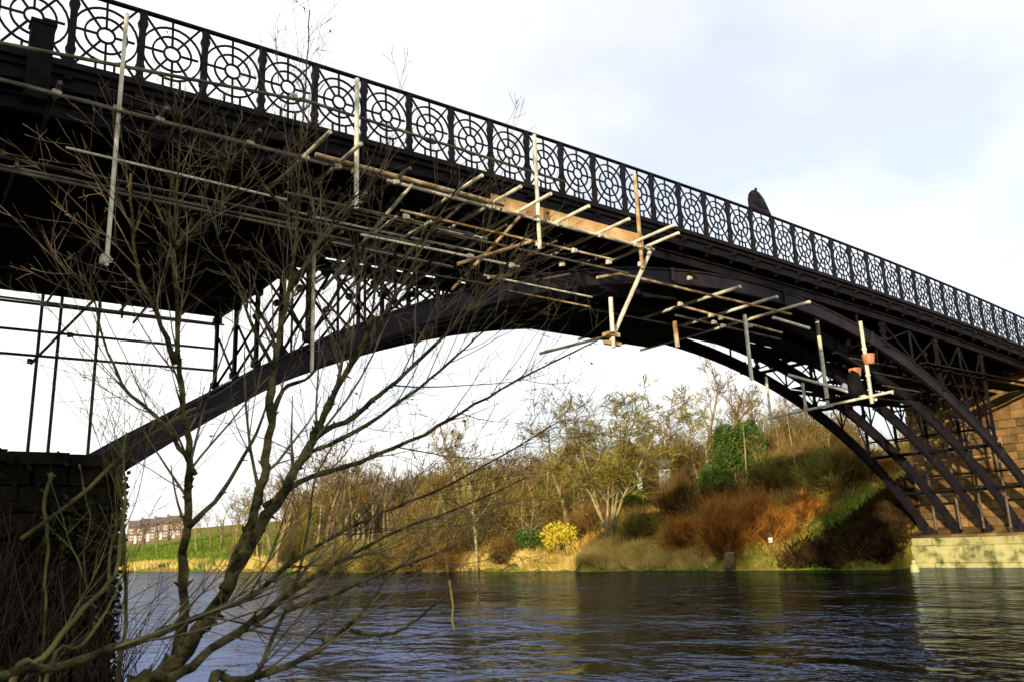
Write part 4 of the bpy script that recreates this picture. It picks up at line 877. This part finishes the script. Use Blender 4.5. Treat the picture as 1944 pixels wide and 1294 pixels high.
# ------------------------------------------------------------------ houses
def house(px, dist, w, d, h, label, wall=BRICK, rot=0.0, rh=2.2, wins=((-.28, .7), (.28, .7), (-.28, .3), (.28, .3)), group=None, zoff=0, base=None):
    p = at(px, 1000, dist); z = float(ground(p[0], p[1]))+zoff if base is None else at(px, base, dist)[2]
    dirv = np.array([p[0]-CAM[0], p[1]-CAM[1]]); ang = math.atan2(dirv[1], dirv[0])-math.pi/2+rot      # front looks to the river
    o = tag(empty('house', (p[0], p[1], z)), label, 'house', group); o.rotation_euler = (0, 0, ang)
    MB().box((0, 0, h/2-.5), (w, d, h+1)).build('wall', wall, o)
    mb = MB(); e = .35
    V = [(-w/2-.01, -d/2-e, h-.1), (w/2+.01, -d/2-e, h-.1), (w/2+.01, d/2+e, h-.1), (-w/2-.01, d/2+e, h-.1), (-w/2-.01, 0, h+rh), (w/2+.01, 0, h+rh)]
    mb.add(V, [(0, 1, 5, 4), (2, 3, 4, 5), (0, 4, 3), (1, 2, 5), (0, 3, 2, 1)]); rf = mb.build('roof', ROOF, o)
    if w > 3: MB().box((w*.42, 0, h+rh+.2), (.7, .7, 1.0)).build('chimney', BRICK, rf)
    for fx, fz in wins:
        wo = MB().box((fx*w, -d/2-.03, fz*h), (w*.24, .12, h*.24)).build('window', WHITE, o)
        for q in (-.25, .25): MB().box((fx*w+q*w*.22, -d/2-.1, fz*h), (w*.075, .03, h*.17)).build('pane', GLASS, wo)
    MB().box((0, -d/2-.02, h*.22), (w*.16, .1, h*.44)).build('door', WHITE, o)
    return o
for i, (px, lab) in enumerate(((258, 'leftmost house of the far brick terrace beside the pier edge'), (282, 'second house from the left in the far brick terrace'), (306, 'third house from the left in the far brick terrace'), (330, 'rightmost house of the far brick terrace above the green meadow'))):
    house(px, 250+i*.5, 3.85, 6, 4.4, lab, rot=.0, rh=1.7, group='far brick terrace of houses', zoff=.9)
house(1270, 56.5, .75, 1.0, .70, 'small white hut among trees above the far bank', WHITE, rh=.5, wins=((-.2, .6), (.25, .6)), base=906)
house(1221, 57, .30, .6, .32, 'tiny white shed left of the white hut', WHITE, rh=.35, wins=((.0, .6),), base=902)
house(718, 150, 3.4, 4, 3.0, 'cream cottage half hidden by golden thickets', CREAM, rh=1.2, wins=((-.25, .6), (.25, .6)), zoff=1.6)
house(655, 160, 2.2, 4, 3.0, 'small pale cottage left of the cream cottage', CREAM, rh=1.2, wins=((0, .6),), zoff=1.2)

# ------------------------------------------------------------------ small things on the far bank
p = at(1737, 1080, 36.8); o = tag(empty('mooring_post', (p[0], p[1], 0)), 'small pale stone mooring post at the water by the far plinth', 'post')
MB().tube([(0, 0, -.4), (0, 0, .1), (0, 0, .24), (0, 0, .30), (0, 0, .33)], [.17, .17, .15, .10, .06], 9).build('shaft', PALE, o, True)
MB().tube([(0, 0, .31), (0, 0, .36), (0, 0, .43), (0, 0, .47)], [.06, .085, .08, .03], 9).build('knob', PALE, o, True)
p = on_ground(1466, 1042); z = p[2]; o = tag(empty('white_marker', (p[0], p[1], z)), 'small white marker board on the bracken slope', 'marker')
MB().box((0, 0, .15), (.05, .05, .7)).build('stake', BARKB, o); MB().box((-.04, 0, .42), (.03, .22, .24)).build('board', WHITE, o)
p = on_ground(1385, 1068); z = p[2]; o = tag(empty('tree_stump', (p[0], p[1], z)), 'dark stump with pale cut top under the largest orange shrub', 'stump')
MB().tube([(0, 0, -.3), (0, 0, .15), (.02, 0, .42)], [.36, .28, .25], 10).build('trunk', BARKB, o, True); MB().tube([(.02, 0, .42), (.02, 0, .44)], [.24, .23], 10).build('cut_top', CREAM, o)
# lamp standard at the far end of the bridge
o = tag(empty('lamp_post', (36.0, 5.6, rail(36))), 'thin pale lamp post at the far end of the bridge, right edge', 'lamp post')
MB().tube([(0, 0, 0), (0, 0, .8), (0, 0, .85), (0, 0, 3.6)], [.09, .08, .06, .04], 8).build('pole', DULL, o); MB().tube([(0, 0, 3.6), (0, 0, 3.68), (0, 0, 3.9), (0, 0, 4.0)], [.06, .14, .18, .05], 8).build('lantern', GREYB, o)

# ------------------------------------------------------------------ behind the viewer: bank tree shading the near pier, and one added to shade the far slope
def shade_tree(s, n, h, rad, label, seed, cnt):
    r = np.random.default_rng(seed); z = float(ground(s, n)); o = tag(empty('ivy_tree', (s, n, z)), label, 'tree')
    P = wander((0, 0, -.2), (0, 0, 1), h*.9, 8, .04, .03, r); L = [[], [], []]; R = np.linspace(.35, .08, 9)
    grow(P, R, L, 0, [(1.6, (rad*.6, rad*1.1), (.7, 1.2), .1, .04, .4, 6, .2), (1.5, (.6, 1.4), (.4, 1), .1, .03, .5, 4, .2)], r)
    tubes([(P, R)]+L[0]+L[1], 5).build('trunk', BARK, o, True)
    cs = [((r.normal(0, rad*.4), r.normal(0, rad*.4), r.uniform(h*.18, h*.95)), (rad*.5, rad*.5, h*.12), 1/26) for _ in range(26)]
    link('crown', tri_mesh('crown', leaf_blob(r, cs, cnt, .30), IVY, 4), o)
shade_tree(-14.5, -7.5, 13.0, 3.4, 'ivy-covered bank tree behind the viewer, nearest the pier', 5, 9000)
def cone_tree(s, n, h, rb, label, seed, cnt):
    r = np.random.default_rng(seed); z = float(ground(s, n)); o = tag(empty('added_shade_yew', (s, n, z)), label, 'tree')
    MB().tube(wander((0, 0, -.2), (0, 0, 1), h*.95, 8, .02, .03, r), np.linspace(.3, .04, 9), 8).build('trunk', BARK, o, True)
    cs = []
    for k in range(70):
        f = r.random(); w_ = rb*(1-f**3)**.7; a_ = r.uniform(0, 6.28); q = w_*.7*math.sqrt(r.random())
        cs.append(((math.cos(a_)*q, math.sin(a_)*q, h*(.06+.88*f)), (w_*.38+.3, w_*.38+.3, .9), 1/70))
    link('crown', tri_mesh('crown', leaf_blob(r, cs, cnt, .34), IVY, 4), o)
cone_tree(-17.0, -17.5, 12.2, 2.3, 'unseen columnar yew added behind the viewer to shade the far slope', 6, 20000)  # unseen tree, added and shaped to throw shade on the far bank
